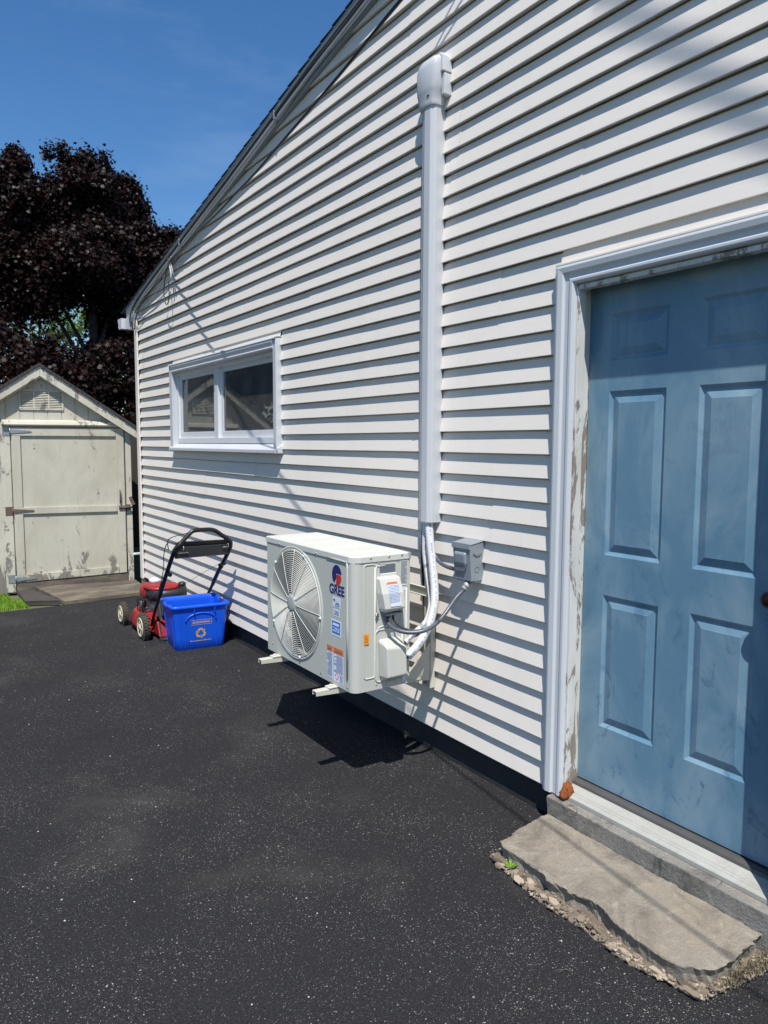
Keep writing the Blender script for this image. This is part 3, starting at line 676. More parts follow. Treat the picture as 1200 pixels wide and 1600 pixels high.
# embossed outlines
def bead(pts, r, closed=False, smooth=0):
    q = pts+([pts[0]] if closed else []); mb.tube(q, r, 8, True, smooth)
def rrect_side(x0, x1, z0, z1, rr=.012, off=0.):
    P = []
    for cx, cz, a0 in ((x1-rr, z1-rr, 0), (x0+rr, z1-rr, 90), (x0+rr, z0+rr, 180), (x1-rr, z0+rr, 270)):
        for k in range(5): a = math.radians(a0+k*22.5); P.append((cx+rr*math.cos(a), YR-off, cz+rr*math.sin(a)))
    return P
a, b = SD(-.478, 1.045), SD(-.418, .505)
bead(rrect_side(a[0], b[0], b[1], a[1]), .0035, True)
a, b = SD(-.412, 1.045), SD(-.30, .80); bead([(a[0], YR, b[1]-.02), (a[0], YR, a[1]-.03), (a[0]+.012, YR, a[1]-.012), (a[0]+.05, YR, a[1]-.010)], .003, False, 1)
p0, p1 = SD(-.402, .742), SD(-.36, .752); bead([(p0[0], YR, p0[1]-.02), (p0[0]+.006, YR, p0[1]), (p1[0]+.03, YR, p1[1])], .0035, False, 1)
a, b = SD(-.268, .93), SD(-.236, .50); bead(rrect_side(a[0]-.004, b[0]-.002, b[1], a[1], .010), .0035, True)
a, b = SD(-.415, .715), SD(-.262, .50); bead(rrect_side(a[0], b[0], b[1]-.02, a[1]+.015, .02), .004, True)
# front embossed panel border
f1, f2, f3 = F(3.045, 1.062), F(2.862, 1.062), F(2.860, .492)
bead([(XF, f1[0], f1[1]), (XF, f2[0]+.025, f2[1]), (XF, f2[0]+.006, f2[1]-.008), (XF, f2[0], f2[1]-.03), (XF, f3[0], f3[1]+.02)], .0065, False, 1)
body = obj('casing', mb, 'ac', ac)
# lid
mb = MB(); g_ = .004
lp = [(XF-g_, YR+CH), (XF+.004, YR+CH*.55), (XF+CH*.45, YR+CH*.12-g_*.5), (XF+CH, YR-g_), (XB+g_, YR-g_), (XB+g_, YL+g_), (XF-g_, YL+g_)]
def inset(P, d):
    c = Vector(((XF+XB)/2, (YR+YL)/2)); return [(p[0]+(d if p[0] < c.x else -d), p[1]+(d if p[1] < c.y else -d)) for p in P]
mb.loft([[(*p_, zt-.002) for p_ in lp], [(*p_, ZT_-.005) for p_ in lp], [(*p_, ZT_) for p_ in inset(lp, .005)]], True, False)
for y0 in (YR+.10, YR+.30, YR+.50, YR+.70):
    q = [(XF+.03, y0), (XB-.03, y0), (XB-.03, y0+.11), (XF+.03, y0+.11)]
    mb.loft([[(*p_, ZT_-.001) for p_ in q], [(p_[0]+(.006 if p_[0] < -.4 else -.006), p_[1]+(.006 if p_[1] < y0+.05 else -.006), ZT_+.004) for p_ in q]], True, False)
lid = obj('lid', mb, 'aclid', ac, .0015, 2)
def screw(c, axis, r=.005):
    mb = MB(); mb.disc(c, [(r, .001), (r, -.002), (r*.4, -.003)], axis, 10); obj('screw', mb, 'bolt', body)
for y in (YL-.16, YR+.34): screw((XF-g_, y, zt+.006), 'X')
for x, z in ((XF+.09, ZT_-.012), (XB-.05, ZT_-.010), (XF+.19, ZT_-.012)): screw((x, YR-g_, z), 'Y', .0055)
for q in (SD(-.395, 1.05), SD(-.288, 1.052), SD(-.40, .80), SD(-.41, .47), SD(-.30, .468)): screw((q[0], YR, q[1]), 'Y', .0045)
for y, z in ((YL-.06, Z0+.045), (YR+.30, Z0+.022), (YR+.05, Z0+.02)): screw((XF, y, z), 'X')
# fan cavity, blades, grille
mb = MB(); mb.disc((XF, *FC), [(FR-.004, .072), (FR-.02, .075)], 'X', 48)
mb.loft([circ(FR-.006, XF+.068), circ(.02, XF+.17)], False, True)
obj('fan_cavity', mb, 'cavity', ac)
mb = MB()
for k in range(3):
    a0 = k*2*math.pi/3+.5; secs = []
    for i in range(9):
        r = .05+(FR-.075)*i/8; wd_ = .75+.35*i/8; sw = .35*i/8
        ang = [a0+sw-wd_/2+wd_*j/8 for j in range(9)]
        secs.append([(XF+.075+.050*(j/8)-.01*math.sin(j/8*math.pi), FC[0]+r*math.cos(t), FC[1]+r*math.sin(t)) for j, t in enumerate(ang)])
    mb.loft(secs, False, True, False)
mb.disc((XF+.06, *FC), [(.02, .0), (.05, .006), (.052, .06)], 'X', 32)
obj('fan', mb, 'blade', ac)
mb = MB(); NR = 23
def dome(r): return XF-.004-.016*(1-(r/FR)**2)
for i in range(NR):
    r = .050+(FR-.010-.050)*i/(NR-1); mb.ring((dome(r), *FC), r, .0019, 'X', 80, 5)
mb.ring((XF-.004, *FC), FR-.004, .0030, 'X', 96, 6)
for k in range(12):
    a = 2*math.pi*k/12+.045; P = [(dome(r)-.0028, FC[0]+r*math.cos(a), FC[1]+r*math.sin(a)) for r in [.045+(FR-.047)*j/8 for j in range(9)]]
    mb.tube(P, .0014, 6)
for k in range(5):
    a = 2*math.pi*k/5+.72; c = Vector((XF-.006, FC[0]+(FR-.001)*math.cos(a), FC[1]+(FR-.001)*math.sin(a)))
    mb.disc(c, [(.0075, .004), (.0075, -.004), (.003, -.006)], 'X', 10)
gr = obj('fan_grille', mb, 'grille', ac)
mb = MB(); mb.disc((XF-.004, *FC), [(.047, .004), (.048, -.010), (.046, -.018), (.030, -.0205), (.004, -.021)], 'X', 40)
obj('hub', mb, 'hub', gr)
# printed badge and stickers on the front
def front_rect(name, m, y0, y1, z0, z1, parent, t=.0008, x=None):
    mb = MB(); mb.box((XF if x is None else x)-t, (XF if x is None else x)+.0005, y1, y0, z0, z1); return obj(name, mb, m, parent)
(by, bz) = F(2.957, .988)
badge = MB(); R_ = .037; ay = .043
pts = [(by+ay*math.cos(t), bz+ay*1.12*math.sin(t)) for t in [math.radians(q) for q in range(0, 360, 6)]]
# round emblem: navy ring-like body with a red lower quarter that leans
bl = [(by+ay*math.cos(math.radians(t)), bz+ay*1.1*math.sin(math.radians(t))) for t in range(8, 241, 6)]+[(by+.004, bz-.006), (by-.010, bz+.008)]
mb = MB(); mb.prism(bl, 'X', XF-.001, XF+.0004)
# note: +Y is to the left in the picture, so mirror the emblem across its own centre
mb.v = [(x, 2*by-y, z) for x, y, z in mb.v]
bo = obj('emblem', mb, 'navy', ac)
rd = [(by-.001, bz+.003), (by-.036, bz+.003), (by-.041, bz-.008), (by-.038, bz-.024), (by-.028, bz-.038), (by-.012, bz-.046), (by+.007, bz-.047), (by+.004, bz-.03)]
mb = MB(); mb.prism(rd, 'X', XF-.0016, XF+.0004); obj('emblem_red', mb, 'redp', bo)
def text(name, body_, size, m, parent, place, ext=.0006, bold=0.):
    cu = bpy.data.curves.new(name, 'FONT'); cu.body = body_; cu.size = size; cu.extrude = ext; cu.align_x = 'CENTER'; cu.align_y = 'CENTER'; cu.offset = bold
    to = bpy.data.objects.new('tmp', cu); S.collection.objects.link(to); bpy.context.view_layer.update()
    me = bpy.data.meshes.new_from_object(to.evaluated_get(bpy.context.evaluated_depsgraph_get())); bpy.data.objects.remove(to)
    root = parent
    while root.parent: root = root.parent
    me.transform(place); me.transform(Matrix.Translation(-root.location)) if not root.get('local') else None
    me.materials.clear(); me.materials.append(M[m]); o = bpy.data.objects.new(name, me); S.collection.objects.link(o); o.parent = parent; return o
def facing_x(x, y, z, sy=1, sz=1):   # text plane facing -X, reading left to right toward -Y
    return Matrix(((0, 0, -1, x), (-sy, 0, 0, y), (0, sz, 0, z), (0, 0, 0, 1)))
ty, tz = F(2.957, .915)
text('lettering', 'GREE', .060, 'navy', ac, facing_x(XF-.0006, ty, tz, .98, 1.05), .0006, .0016)
def lines(mb, x, y0, y1, z0, z1, rows, seed, h=.45, axis='X', off=0.):
    """rows of tiny illegible print marks"""
    R = random.Random(seed); dz = (z1-z0)/rows
    for i in range(rows):
        z = z1-dz*(i+.5); y = min(y0, y1); ye = max(y0, y1); end = ye-(ye-y)*R.choice((0, 0, .05, .3))
        while y < end:
            l = R.uniform(.002, .008); l = min(l, end-y)
            if axis == 'X': mb.box(x-.0014, x-.0004, y, y+l, z-dz*h/2, z+dz*h/2)
            else: mb.box(y, y+l, x-.0014, x-.0004, z-dz*h/2, z+dz*h/2)
            y += l+R.uniform(.001, .0022)
def fr(y0, z0, y1, z1): a = F(y0, z0); b = F(y1, z1); return min(a[0], b[0]), max(a[0], b[0]), min(a[1], b[1]), max(a[1], b[1])
def fbox(name, m, r, parent, t=.0008):
    mb = MB(); mb.box(XF-t, XF+.0004, *r); return obj(name, mb, m, parent)
r = fr(2.995, .880, 2.925, .832); s1 = fbox('sticker', 'stick', r, ac)
mb = MB(); cy = (r[0]+r[1])/2; mb.tube([(XF-.001, cy+.028, r[2]+.030), (XF-.001, cy+.022, r[3]-.010), (XF-.001, cy+.010, r[3]-.014), (XF-.001, cy+.018, r[2]+.028)], .0016, 5, True, 1)
for k in range(3): mb.tube([(XF-.001, cy+.006-k*.011, r[2]+.014), (XF-.001, cy+.003-k*.011, r[2]+.026), (XF-.001, cy-.002-k*.011, r[2]+.014)], .0013, 5)
mb.tube([(XF-.001, cy+.015, r[2]+.010), (XF-.001, cy-.015, r[2]+.006), (XF-.001, cy-.032, r[2]+.014)], .001, 5, True, 1)
obj('print', mb, 'navy', s1)
r = fr(2.990, .822, 2.932, .788); s1 = fbox('sticker', 'stick', r, ac); mb = MB(); lines(mb, XF, r[0]+.006, r[1]-.006, r[2]+.006, r[3]-.004, 4, 3); obj('print', mb, 'ink', s1)
r = fr(3.010, .770, 2.918, .694); s1 = fbox('sticker', 'stick', r, ac)
s1['label'] = 'blue and white square sticker'
mb = MB(); mb.box(XF-.0013, XF, r[0]+.008, r[1]-.008, r[2]+.010, r[3]-.006); so = obj('blue_field', mb, 'stickblue', s1)
mb = MB(); lines(mb, XF-.0008, r[0]+.020, r[1]-.014, r[3]-.028, r[3]-.014, 1, 5, .8); lines(mb, XF-.0008, r[0]+.014, r[1]-.014, r[2]+.018, r[3]-.034, 4, 6, .3)
obj('print', mb, 'stick', s1)
for (y0, y1, sd) in ((3.052, 3.000, 11), (2.988, 2.900, 12)):
    r = fr(y0, .636, y1, .480 if sd == 11 else .472); s1 = fbox('warning_label', 'stick', r, ac)
    mb = MB(); mb.box(XF-.0013, XF, r[0], r[1], r[3]-.028, r[3]); obj('warning_header', mb, 'orange', s1)
    mb = MB(); lines(mb, XF, r[0]+.003, r[1]-.003, r[2]+(.045 if sd == 12 else .006), r[3]-.033, 13 if sd == 12 else 20, sd); 
    mb.box(XF-.002, XF-.001, r[0]+.012, r[1]-.012, r[3]-.018, r[3]-.012)
    if sd == 12: lines(mb, XF, r[0]+.003, r[0]+.03, r[2]+.004, r[2]+.042, 5, 15)
    obj('print', mb, 'ink', s1)
    if sd == 12:
        c = ((r[0]+r[1])/2+.012, r[2]+.028); mb = MB(); q = [(c[0]+.016*a, c[1]+.018*b) for a, b in ((1, 0), (0, 1), (-1, 0), (0, -1))]
        for i in range(4): mb.tube([(XF-.0012, *q[i]), (XF-.0012, *q[(i+1) % 4])], .0012, 5)
        obj('diamond_mark', mb, 'inkred', s1)
# side panel items
a, b = SD(-.398, 1.052), SD(-.300, .995)
mb = MB(); mb.box(a[0]+.006, b[0]-.004, YR-.0015, YR+.0005, b[1]+.004, a[1]-.012); obj('handle_recess', mb, 'gplasd', ac)
mb = MB(); mb.box(a[0]+.004, b[0]-.003, YR-.010, YR-.0015, b[1]-.018, b[1]+.004); obj('handle_lip', mb, 'aclid', ac, .003)
a, b = SD(-.410, .985), SD(-.285, .818)
mb = MB(); z0c, z1c = b[1], a[1]
mb.loft([[(a[0]+.022, YR, z0c), (b[0]-.006, YR, z0c), (b[0]-.006, YR-.040, z0c+.004), (a[0]+.022, YR-.042, z0c)],
         [(a[0]+.012, YR, z0c+.02), (b[0], YR, z0c+.02), (b[0], YR-.058, z0c+.02), (a[0]+.012, YR-.058, z0c+.02)],
         [(a[0], YR, z0c+.09), (b[0]-.004, YR, z0c+.09), (b[0]-.004, YR-.052, z0c+.09), (a[0], YR-.052, z0c+.09)],
         [(a[0]-.002, YR, z1c-.006), (b[0]-.012, YR, z1c-.006), (b[0]-.012, YR-.030, z1c-.006), (a[0]-.002, YR-.030, z1c-.006)],
         [(a[0]+.004, YR, z1c), (b[0]-.018, YR, z1c), (b[0]-.018, YR-.022, z1c), (a[0]+.004, YR-.022, z1c)]], True, False)
wc = obj('wiring_cover', mb, 'aclid', ac, .006, 3)
mb = MB(); x0, x1 = a[0]+.036, b[0]-.030
def yc(z): return YR-.0535-(z0c+.09-z)*.006/.07 if z < z0c+.09 else YR-.0535+(z-(z0c+.09))*.022/.075
L = [(x, yc(z)-.0012, z) for x, z in ((x0, z0c+.035), (x1, z0c+.035), (x1-.006, z1c-.022), (x0-.008, z1c-.022))]
zm = z0c+.09; mb.add([(x0+.004, yc(z0c+.03)-.0012, z0c+.03), (x1+.008, yc(z0c+.03)-.0012, z0c+.03), (x1, yc(zm)-.0012, zm), (x0-.002, yc(zm)-.0012, zm), (x1-.004, yc(z1c-.02)-.0012, z1c-.02), (x0-.008, yc(z1c-.02)-.0012, z1c-.02)], [(0, 1, 2, 3), (3, 2, 4, 5)])
ls = obj('cover_label', mb, 'stick', wc)
mb = MB(); mb.add([(x0-.006, yc(z1c-.032)-.002, z1c-.032), (x1-.006, yc(z1c-.032)-.002, z1c-.032), (x1-.006, yc(z1c-.022)-.002, z1c-.022), (x0-.006, yc(z1c-.022)-.002, z1c-.022)], [(0, 1, 2, 3)])
obj('label_header', mb, 'orange', ls)
mb = MB(); R = random.Random(4)
for i in range(13):
    z = z1c-.040-i*.0062
    if z < z0c+.032: break
    x = x0
    while x < x1-.004:
        l = R.uniform(.002, .007); y = yc(z)-.002; mb.add([(x, y, z), (min(x+l, x1), y, z), (min(x+l, x1), y+.0004, z+.0024), (x, y+.0004, z+.0024)], [(0, 1, 2, 3)]); x += l+.0016
obj('print', mb, 'ink', ls)
mb = MB(); mb.box(a[0]+.024, b[0]-.004, YR-.044, YR-.002, z0c-.012, z0c-.0005)
mb.tube([(-.402, YR-.022, z0c-.004), (-.402, YR-.023, z0c-.022)], .013, 12); mb.tube([(-.372, YR-.022, z0c-.004), (-.372, YR-.023, z0c-.016)], .009, 12)
obj('cable_entry', mb, 'gplasd', wc)
mb = MB(); q = SD(-.412, .808); mb.tube([(q[0], YR+.001, q[1]), (q[0], YR-.012, q[1])], .009, 6); mb.tube([(q[0], YR-.010, q[1]), (q[0]-.012, YR-.016, q[1]-.003)], .005, 6)
obj('ground_screw', mb, 'bolt', ac)
a, b = SD(-.402, .688), SD(-.272, .492)
mb = MB()
mb.loft([[(a[0]+.018, YR, b[1]-.012), (b[0]-.02, YR, b[1]-.012), (b[0]-.024, YR-.050, b[1]+.004), (a[0]+.024, YR-.050, b[1]+.004)],
         [(a[0]+.006, YR, b[1]+.02), (b[0], YR, b[1]+.02), (b[0]-.008, YR-.072, b[1]+.024), (a[0]+.012, YR-.072, b[1]+.022)],
         [(a[0], YR, a[1]-.012), (b[0]+.002, YR, a[1]-.012), (b[0]-.008, YR-.064, a[1]-.040), (a[0]+.010, YR-.064, a[1]-.034)],
         [(a[0]+.006, YR, a[1]), (b[0]-.006, YR, a[1]), (b[0]-.018, YR-.030, a[1]-.012), (a[0]+.012, YR-.030, a[1]-.008)]], True, False)
vc = obj('valve_cover', mb, 'ac', ac, .008, 3)
mb = MB(); q0, q1 = SD(-.485, .722), SD(-.452, .672); mb.box(q0[0]+.002, q1[0]-.002, YR-.0045, YR-.0037, q1[1], q0[1]); am = obj('amber_label', mb, 'amber', ac)
mb = MB(); lines(mb, YR-.0041, q0[0]+.006, q1[0]-.006, q1[1]+.006, q0[1]-.006, 5, 9, .25, 'Y'); obj('print', mb, 'rust', am)
mb = MB(); q0, q1 = SD(-.272, 1.05), SD(-.236, .935); mb.box(q0[0], q1[0], YR-.001, YR, q1[1], q0[1]); rl = obj('rating_label', mb, 'ac', ac)
mb = MB(); lines(mb, YR-.0004, q0[0]+.002, q1[0]-.001, q1[1]+.004, q0[1]-.002, 20, 21, .4, 'Y'); obj('print', mb, 'ink', rl)
mb = MB(); mb.box(SD(-.262, 0)[0], SD(-.236, 0)[0], YR-.001, YR, SD(0, .905)[1], SD(0, .925)[1]); obj('small_label', mb, 'stick', ac)
mb = MB(); mb.box(-.308, -.288, YR-.006, YR, .56, .625); obj('valve_body', mb, 'inkred', ac, .003)
mb = MB(); mb.box(-.304, -.286, YR-.0022, YR-.001, .485, .548); obj('valve_label', mb, 'stick', ac)
for yy in (2.93, 3.53):
    mb = MB(); mb.box(XF-.045, XF+.05, yy-.022, yy+.022, Z0-.007, Z0-.0006); mb.disc((XF-.025, yy, Z0), [(.011, -.002), (.011, .006), (.005, .009)], 'Z', 6, False)
    obj('foot', mb, 'cream', ac, .0015)
# wall bracket
br = thing('wall_bracket', 'cream steel wall bracket carrying the air conditioner on two arms', 'bracket', (-.01, 3.23, .35))
for yy in (2.93, 3.53):
    mb = MB(); za_ = Z0-.008; mb.prism([(-.03, za_), (-.688, za_), (-.688, za_-.022), (-.03, za_-.058)], 'Y', yy-.019, yy-.016)
    mb.prism([(-.03, za_), (-.688, za_), (-.688, za_-.022), (-.03, za_-.058)], 'Y', yy+.016, yy+.019); mb.box(-.688, -.03, yy-.0159, yy+.0159, za_-.003, za_)
    obj('arm', mb, 'cream', br, .001, 1)
    mb = MB(); mb.box(-.032, -.029, yy-.028, yy+.028, .36, .965); mb.box(-.029, -.003, yy-.028, yy-.025, .36, .965); mb.box(-.029, -.003, yy+.025, yy+.028, .36, .965)
    mb.prism([(-.032, .40), (-.17, .43), (-.17, .462), (-.032, .60)], 'Y', yy-.0245, yy-.0215)
    u_ = obj('upright', mb, 'cream', br, .001, 1)
    for z in (.385, .44, .93):
        mb = MB(); mb.disc((-.032, yy+.012*(1 if z < .4 else -.6), z), [(.012, .001), (.012, -.004), (.008, -.005), (.008, -.011), (.003, -.012)], 'X', 6, False); obj('bolt', mb, 'bolt', u_)
mb = MB(); mb.box(-.036, -.033, 2.86, 3.60, .835, .88); mb.box(-.050, -.0365, 2.86, 3.60, .877, .88); mb.box(-.050, -.0365, 2.86, 3.60, .835, .838)
obj('cross_bar', mb, 'cream', br, .001, 1)
# ================================================================ PIPES AND CONDUITS
def marks(path_mb, mb, r, m, parent): pass
thick = [(-.030, 2.925, 1.25), (-.035, 2.922, 1.206), (-.05, 2.883, 1.077), (-.075, 2.825, .944), (-.11, 2.775, .83), (-.17, 2.747, .726), (-.235, 2.738, .655), (-.285, 2.750, .604)]
thin = [(-.028, 2.961, 1.25), (-.03, 2.961, 1.188), (-.033, 2.958, 1.056), (-.045, 2.910, .922), (-.075, 2.848, .822), (-.135, 2.805, .743), (-.22, 2.784, .704), (-.29, 2.77, .668)]
def pipe(path, r, name, label, seed):
    t = thing(name, label, 'pipe', path[1], group='insulated refrigerant lines')
    mb = MB(); P = [Vector(p) for p in path]
    mb.tube(P, r, 18, True, 3); sl_ = obj('insulation', mb, 'pipe', t)
    d = (P[-1]-P[-2]).normalized(); mb = MB(); mb.tube([P[-1]-d*.01, P[-1]+d*.034, P[-1]+d*.046+Vector((-.006, 0, -.008))], r*.28, 12); obj('copper_end', mb, 'copper', t)
    mb = MB(); mb.disc(P[-1], [(r*.86, -.0)], 'X', 3) if 0 else None
    n0 = d.orthogonal().normalized(); n1 = d.cross(n0); c = P[-1]+d*.0012
    mb.add([c+(n0*math.cos(a)+n1*math.sin(a))*r*.86 for a in [i*math.pi/9 for i in range(18)]], [tuple(range(18))]); obj('end_core', mb, 'gap', t)
    # small dark print along the side seen by the viewer
    mb = MB(); R = random.Random(seed); Q = P[:]
    for _ in range(4):
        Q2 = []
        for i in range(len(Q)-1):
            a, b, c, d2 = Q[max(i-1, 0)], Q[i], Q[i+1], Q[min(i+2, len(Q)-1)]; Q2 += [b, (-a+9*b+9*c-d2)/16]
        Q = Q2+[Q[-1]]
    for i in range(6, len(Q)-4):
        if R.random() < .55: continue
        tt = (Q[i+1]-Q[i]).normalized(); v = (Vector((-1.2, -1.0, .1))).normalized(); v = (v-tt*v.dot(tt)).normalized(); s = tt.cross(v)
        for k in (-.55, -.35):
            c = Q[i]+(v*math.cos(k)+s*math.sin(k))*(r+.0006); l = R.uniform(.0015, .004); wdt = .0012
            mb.add([c-tt*l-s*wdt, c+tt*l-s*wdt, c+tt*l+s*wdt, c-tt*l+s*wdt], [(0, 1, 2, 3)])
    obj('print', mb, 'ink', sl_)
    return t
pipe(thick, .0205, 'insulated_pipe', 'thicker white insulated pipe whose cut copper end hangs lowest beside the unit', 3)
pipe(thin, .0135, 'insulated_pipe', 'thinner white insulated pipe behind the thick one, copper end beside the valve', 8)
mb = MB(); mb.ring((-.039, 2.938, .995), .0185, .0022, 'Z', 24, 6); single('cable_tie', mb, 'black', 'black cable tie round the thin white pipe', 'cable tie', (-.04, 2.955, .995))
mb = MB(); mb.tube([(-.014, 2.99, 1.25), (-.012, 3.001, 1.184), (-.012, 3.008, 1.023), (-.014, 2.985, .826), (-.03, 2.955, .72), (-.10, 2.90, .66), (-.19, 2.86, .66)], .0065, 8, True, 2)
single('control_cable', mb, 'black', 'thin black cable hugging the siding behind the white pipes', 'cable', (-.012, 3.0, 1.2))
mb = MB(); cpath = [(-.402, YR-.023, .812), (-.402, 2.757, .792), (-.398, 2.735, .774), (-.39, 2.690, .760), (-.35, 2.645, .752), (-.29, 2.611, .761), (-.22, 2.607, .791), (-.16, 2.613, .836), (-.11, 2.614, .887), (-.075, 2.61, .917), (-.045, 2.600, .950)]
mb.tube(cpath, .0098, 14, True, 2)
cn = thing('flexible_conduit', 'dark grey flexible conduit looping from the unit wiring cover up to the grey box', 'conduit', (-.3, 2.6, .76)); obj('sleeve', mb, 'flex', cn)
mb = MB(); mb.tube([(-.068, 2.609, .926), (-.052, 2.604, .943)], .0145, 14); mb.tube([(-.058, 2.606, .938), (-.046, 2.600, .952)], .017, 8); obj('connector', mb, 'palecab', cn)
mb = MB(); mb.tube([(-.372, YR-.023, .818), (-.372, 2.745, .798), (-.366, 2.705, .772), (-.345, 2.668, .760), (-.31, 2.640, .757), (-.285, 2.620, .762)], .0052, 10, True, 2)
single('power_cable', mb, 'black', 'thin black cable leaving the wiring cover beside the grey conduit', 'cable', (-.372, 2.74, .8))
mb = MB(); mb.tube([(-.03, 2.90, 1.10), (-.04, 2.877, 1.069), (-.04, 2.846, 1.034), (-.04, 2.79, 1.012), (-.04, 2.72, 1.005), (-.04, 2.66, 1.004)], .0098, 14, True, 2)
single('conduit_stub', mb, 'flex', 'short dark grey conduit between the pipes and the side of the grey box', 'conduit', (-.04, 2.79, 1.0))
# disconnect box
bx = thing('disconnect_box', 'grey electrical disconnect box mounted on the siding left of the door', 'electrical box', (0, 2.61, .965))
y0, y1, z0, z1 = 2.560, 2.684, .968, 1.152
mb = MB(); mb.loft([[(.016, y0, z0), (-.062, y0, z0), (-.062, y1, z0), (.016, y1, z0)], [(.016, y0, z1-.004), (-.074, y0, z1-.030), (-.074, y1, z1-.030), (.016, y1, z1-.004)], [(.016, y0, z1), (-.070, y0, z1-.010), (-.070, y1, z1-.010), (.016, y1, z1)]], True, False)
obj('box_body', mb, 'gplas', bx, .003)
mb = MB(); mb.box(-.080, -.0735, y0-.003, y1+.003, z1-.034, z1-.006)
mb.prism([(-.080, z1-.010), (.014, z1+.006), (.014, z1+.002), (-.080, z1-.014)], 'Y', y0-.003, y1+.003)
obj('rain_hood', mb, 'gplas', bx, .002)
mb = MB(); mb.loft([[(-.064, y0+.025, z0+.045), (-.064, y1-.012, z0+.045), (-.066, y1-.012, z1-.045), (-.066, y0+.025, z1-.045)], [(-.080, y0+.030, z0+.085), (-.080, y1-.018, z0+.085), (-.084, y1-.018, z1-.055), (-.084, y0+.030, z1-.055)]], True, False)
obj('pull_handle', mb, 'gplas', bx, .008, 3)
mb = MB(); mb.prism([(y0+.040, z0+.040), (y1-.010, z0+.040), (y1-.010, z0+.083), (y0+.022, z0+.083)], 'X', -.0725, -.060); obj('lower_cover', mb, 'gplasd', bx, .002)
mb = MB(); mb.ring((-.030, y0-.0006, z0+.055), .013, .0012, 'Y', 28, 5); 
obj('knockout', mb, 'gplasd', bx)
mb = MB(); mb.prism([(-.056, z1-.055), (-.035, z1-.068), (-.02, z1-.066), (-.006, z1-.058), (-.006, z1-.052), (-.02, z1-.060), (-.035, z1-.062), (-.054, z1-.050)], 'Y', y0-.004, y0-.0005); obj('latch', mb, 'gplasd', bx)
mb = MB(); mb.box(-.062, -.040, 2.61, 2.665, z0-.006, z0-.0005); mb.box(-.045, -.012, 2.556, 2.60, z0-.007, z0-.0005); mb.tube([(-.045, 2.60, z0-.0005), (-.045, 2.60, z0-.016)], .012, 12); obj('conduit_hub', mb, 'gplasd', bx)
# ================================================================ CABLES ON THE RAKE
def cab(name, path, r, m, label, grp, sm=2):
    mb = MB(); mb.tube(path, r, 8, True, sm); return single(name, mb, m, label, 'cable', path[0], group=grp)
gc = 'cables along the rake'
off = lambda P, dx, dz: [(x+dx, y, z+dz) for x, y, z in P]
pale = [(-.036, 1.5, 4.37), (-.036, 2.5, 4.165), (-.036, 3.518, 3.950), (-.036, 4.155, 3.832), (-.036, 4.907, 3.668), (-.036, 5.627, 3.522), (-.036, 6.375, 3.368), (-.036, 7.101, 3.221), (-.036, 7.7, 3.098), (-.036, 7.98, 3.03), (-.04, 8.07, 2.92), (-.03, 8.15, 2.82)]
cab('utility_cable', pale, .0075, 'palecab', 'pale grey cable, lowest of those clipped under the rake', gc)
cab('utility_cable', [(x-.008, y, z+.020+.004*math.sin(y*3)) for x, y, z in pale[:9]]+[(-.045, 8.02, 3.02), (-.05, 8.10, 2.90), (-.04, 8.12, 2.80)], .0045, 'black', 'thin black cable just above the pale one under the rake', gc)
cab('utility_cable', [(-.042, y, z+.040+.005*math.sin(y*2)) for x, y, z in pale[:10]]+[(-.05, 8.16, 2.95), (-.035, 8.2, 2.84)], .0095, 'cable', 'thickest grey cable running along the middle of the rake', gc)
cab('utility_cable', [(-.040, 7.05, 3.20), (-.045, 7.4, 3.10), (-.04, 7.75, 3.02), (-.04, 7.98, 2.90), (-.03, 8.06, 2.80)], .004, 'black', 'thin black cable bowing down near the eave corner', gc)
cab('utility_cable', [(-.036, 6.85, 3.25), (-.045, 7.35, 3.12), (-.05, 7.8, 3.05), (-.05, 8.02, 2.93), (-.045, 8.04, 2.83), (-.04, 8.0, 2.95)], .004, 'palecab', 'thin pale cable looping back at the eave corner', gc)
cab('utility_cable', [(-.03, 7.0, 3.17), (-.03, 7.3, 3.06), (-.025, 7.6, 2.995), (-.02, 7.95, 2.965)], .003, 'palecab', 'thin pale cable sagging loose across the siding by the corner', gc)
for y, lab in ((4.62, 'small grey clip holding the cables halfway up the rake'), (6.55, 'small grey clip holding the cables low on the rake above the window')):
    mb = MB(); mb.box(-.056, -.024, y-.006, y+.006, zr(y)-.030, zr(y)+.030); single('cable_clip', mb, 'cable', lab, 'clip', (-.03, y, zr(y)), bevel=.004, group='cable clips')
cab('cable_loop', [(-.04, 6.845, 3.25), (-.05, 6.90, 3.202), (-.055, 6.957, 3.095), (-.055, 6.985, 2.983), (-.055, 6.950, 2.900), (-.055, 6.897, 2.880), (-.055, 6.845, 2.915), (-.055, 6.834, 2.988), (-.05, 6.861, 3.11), (-.04, 6.915, 3.17)], .0045, 'black', 'black coil of spare cable hanging from the rake above the window', None)
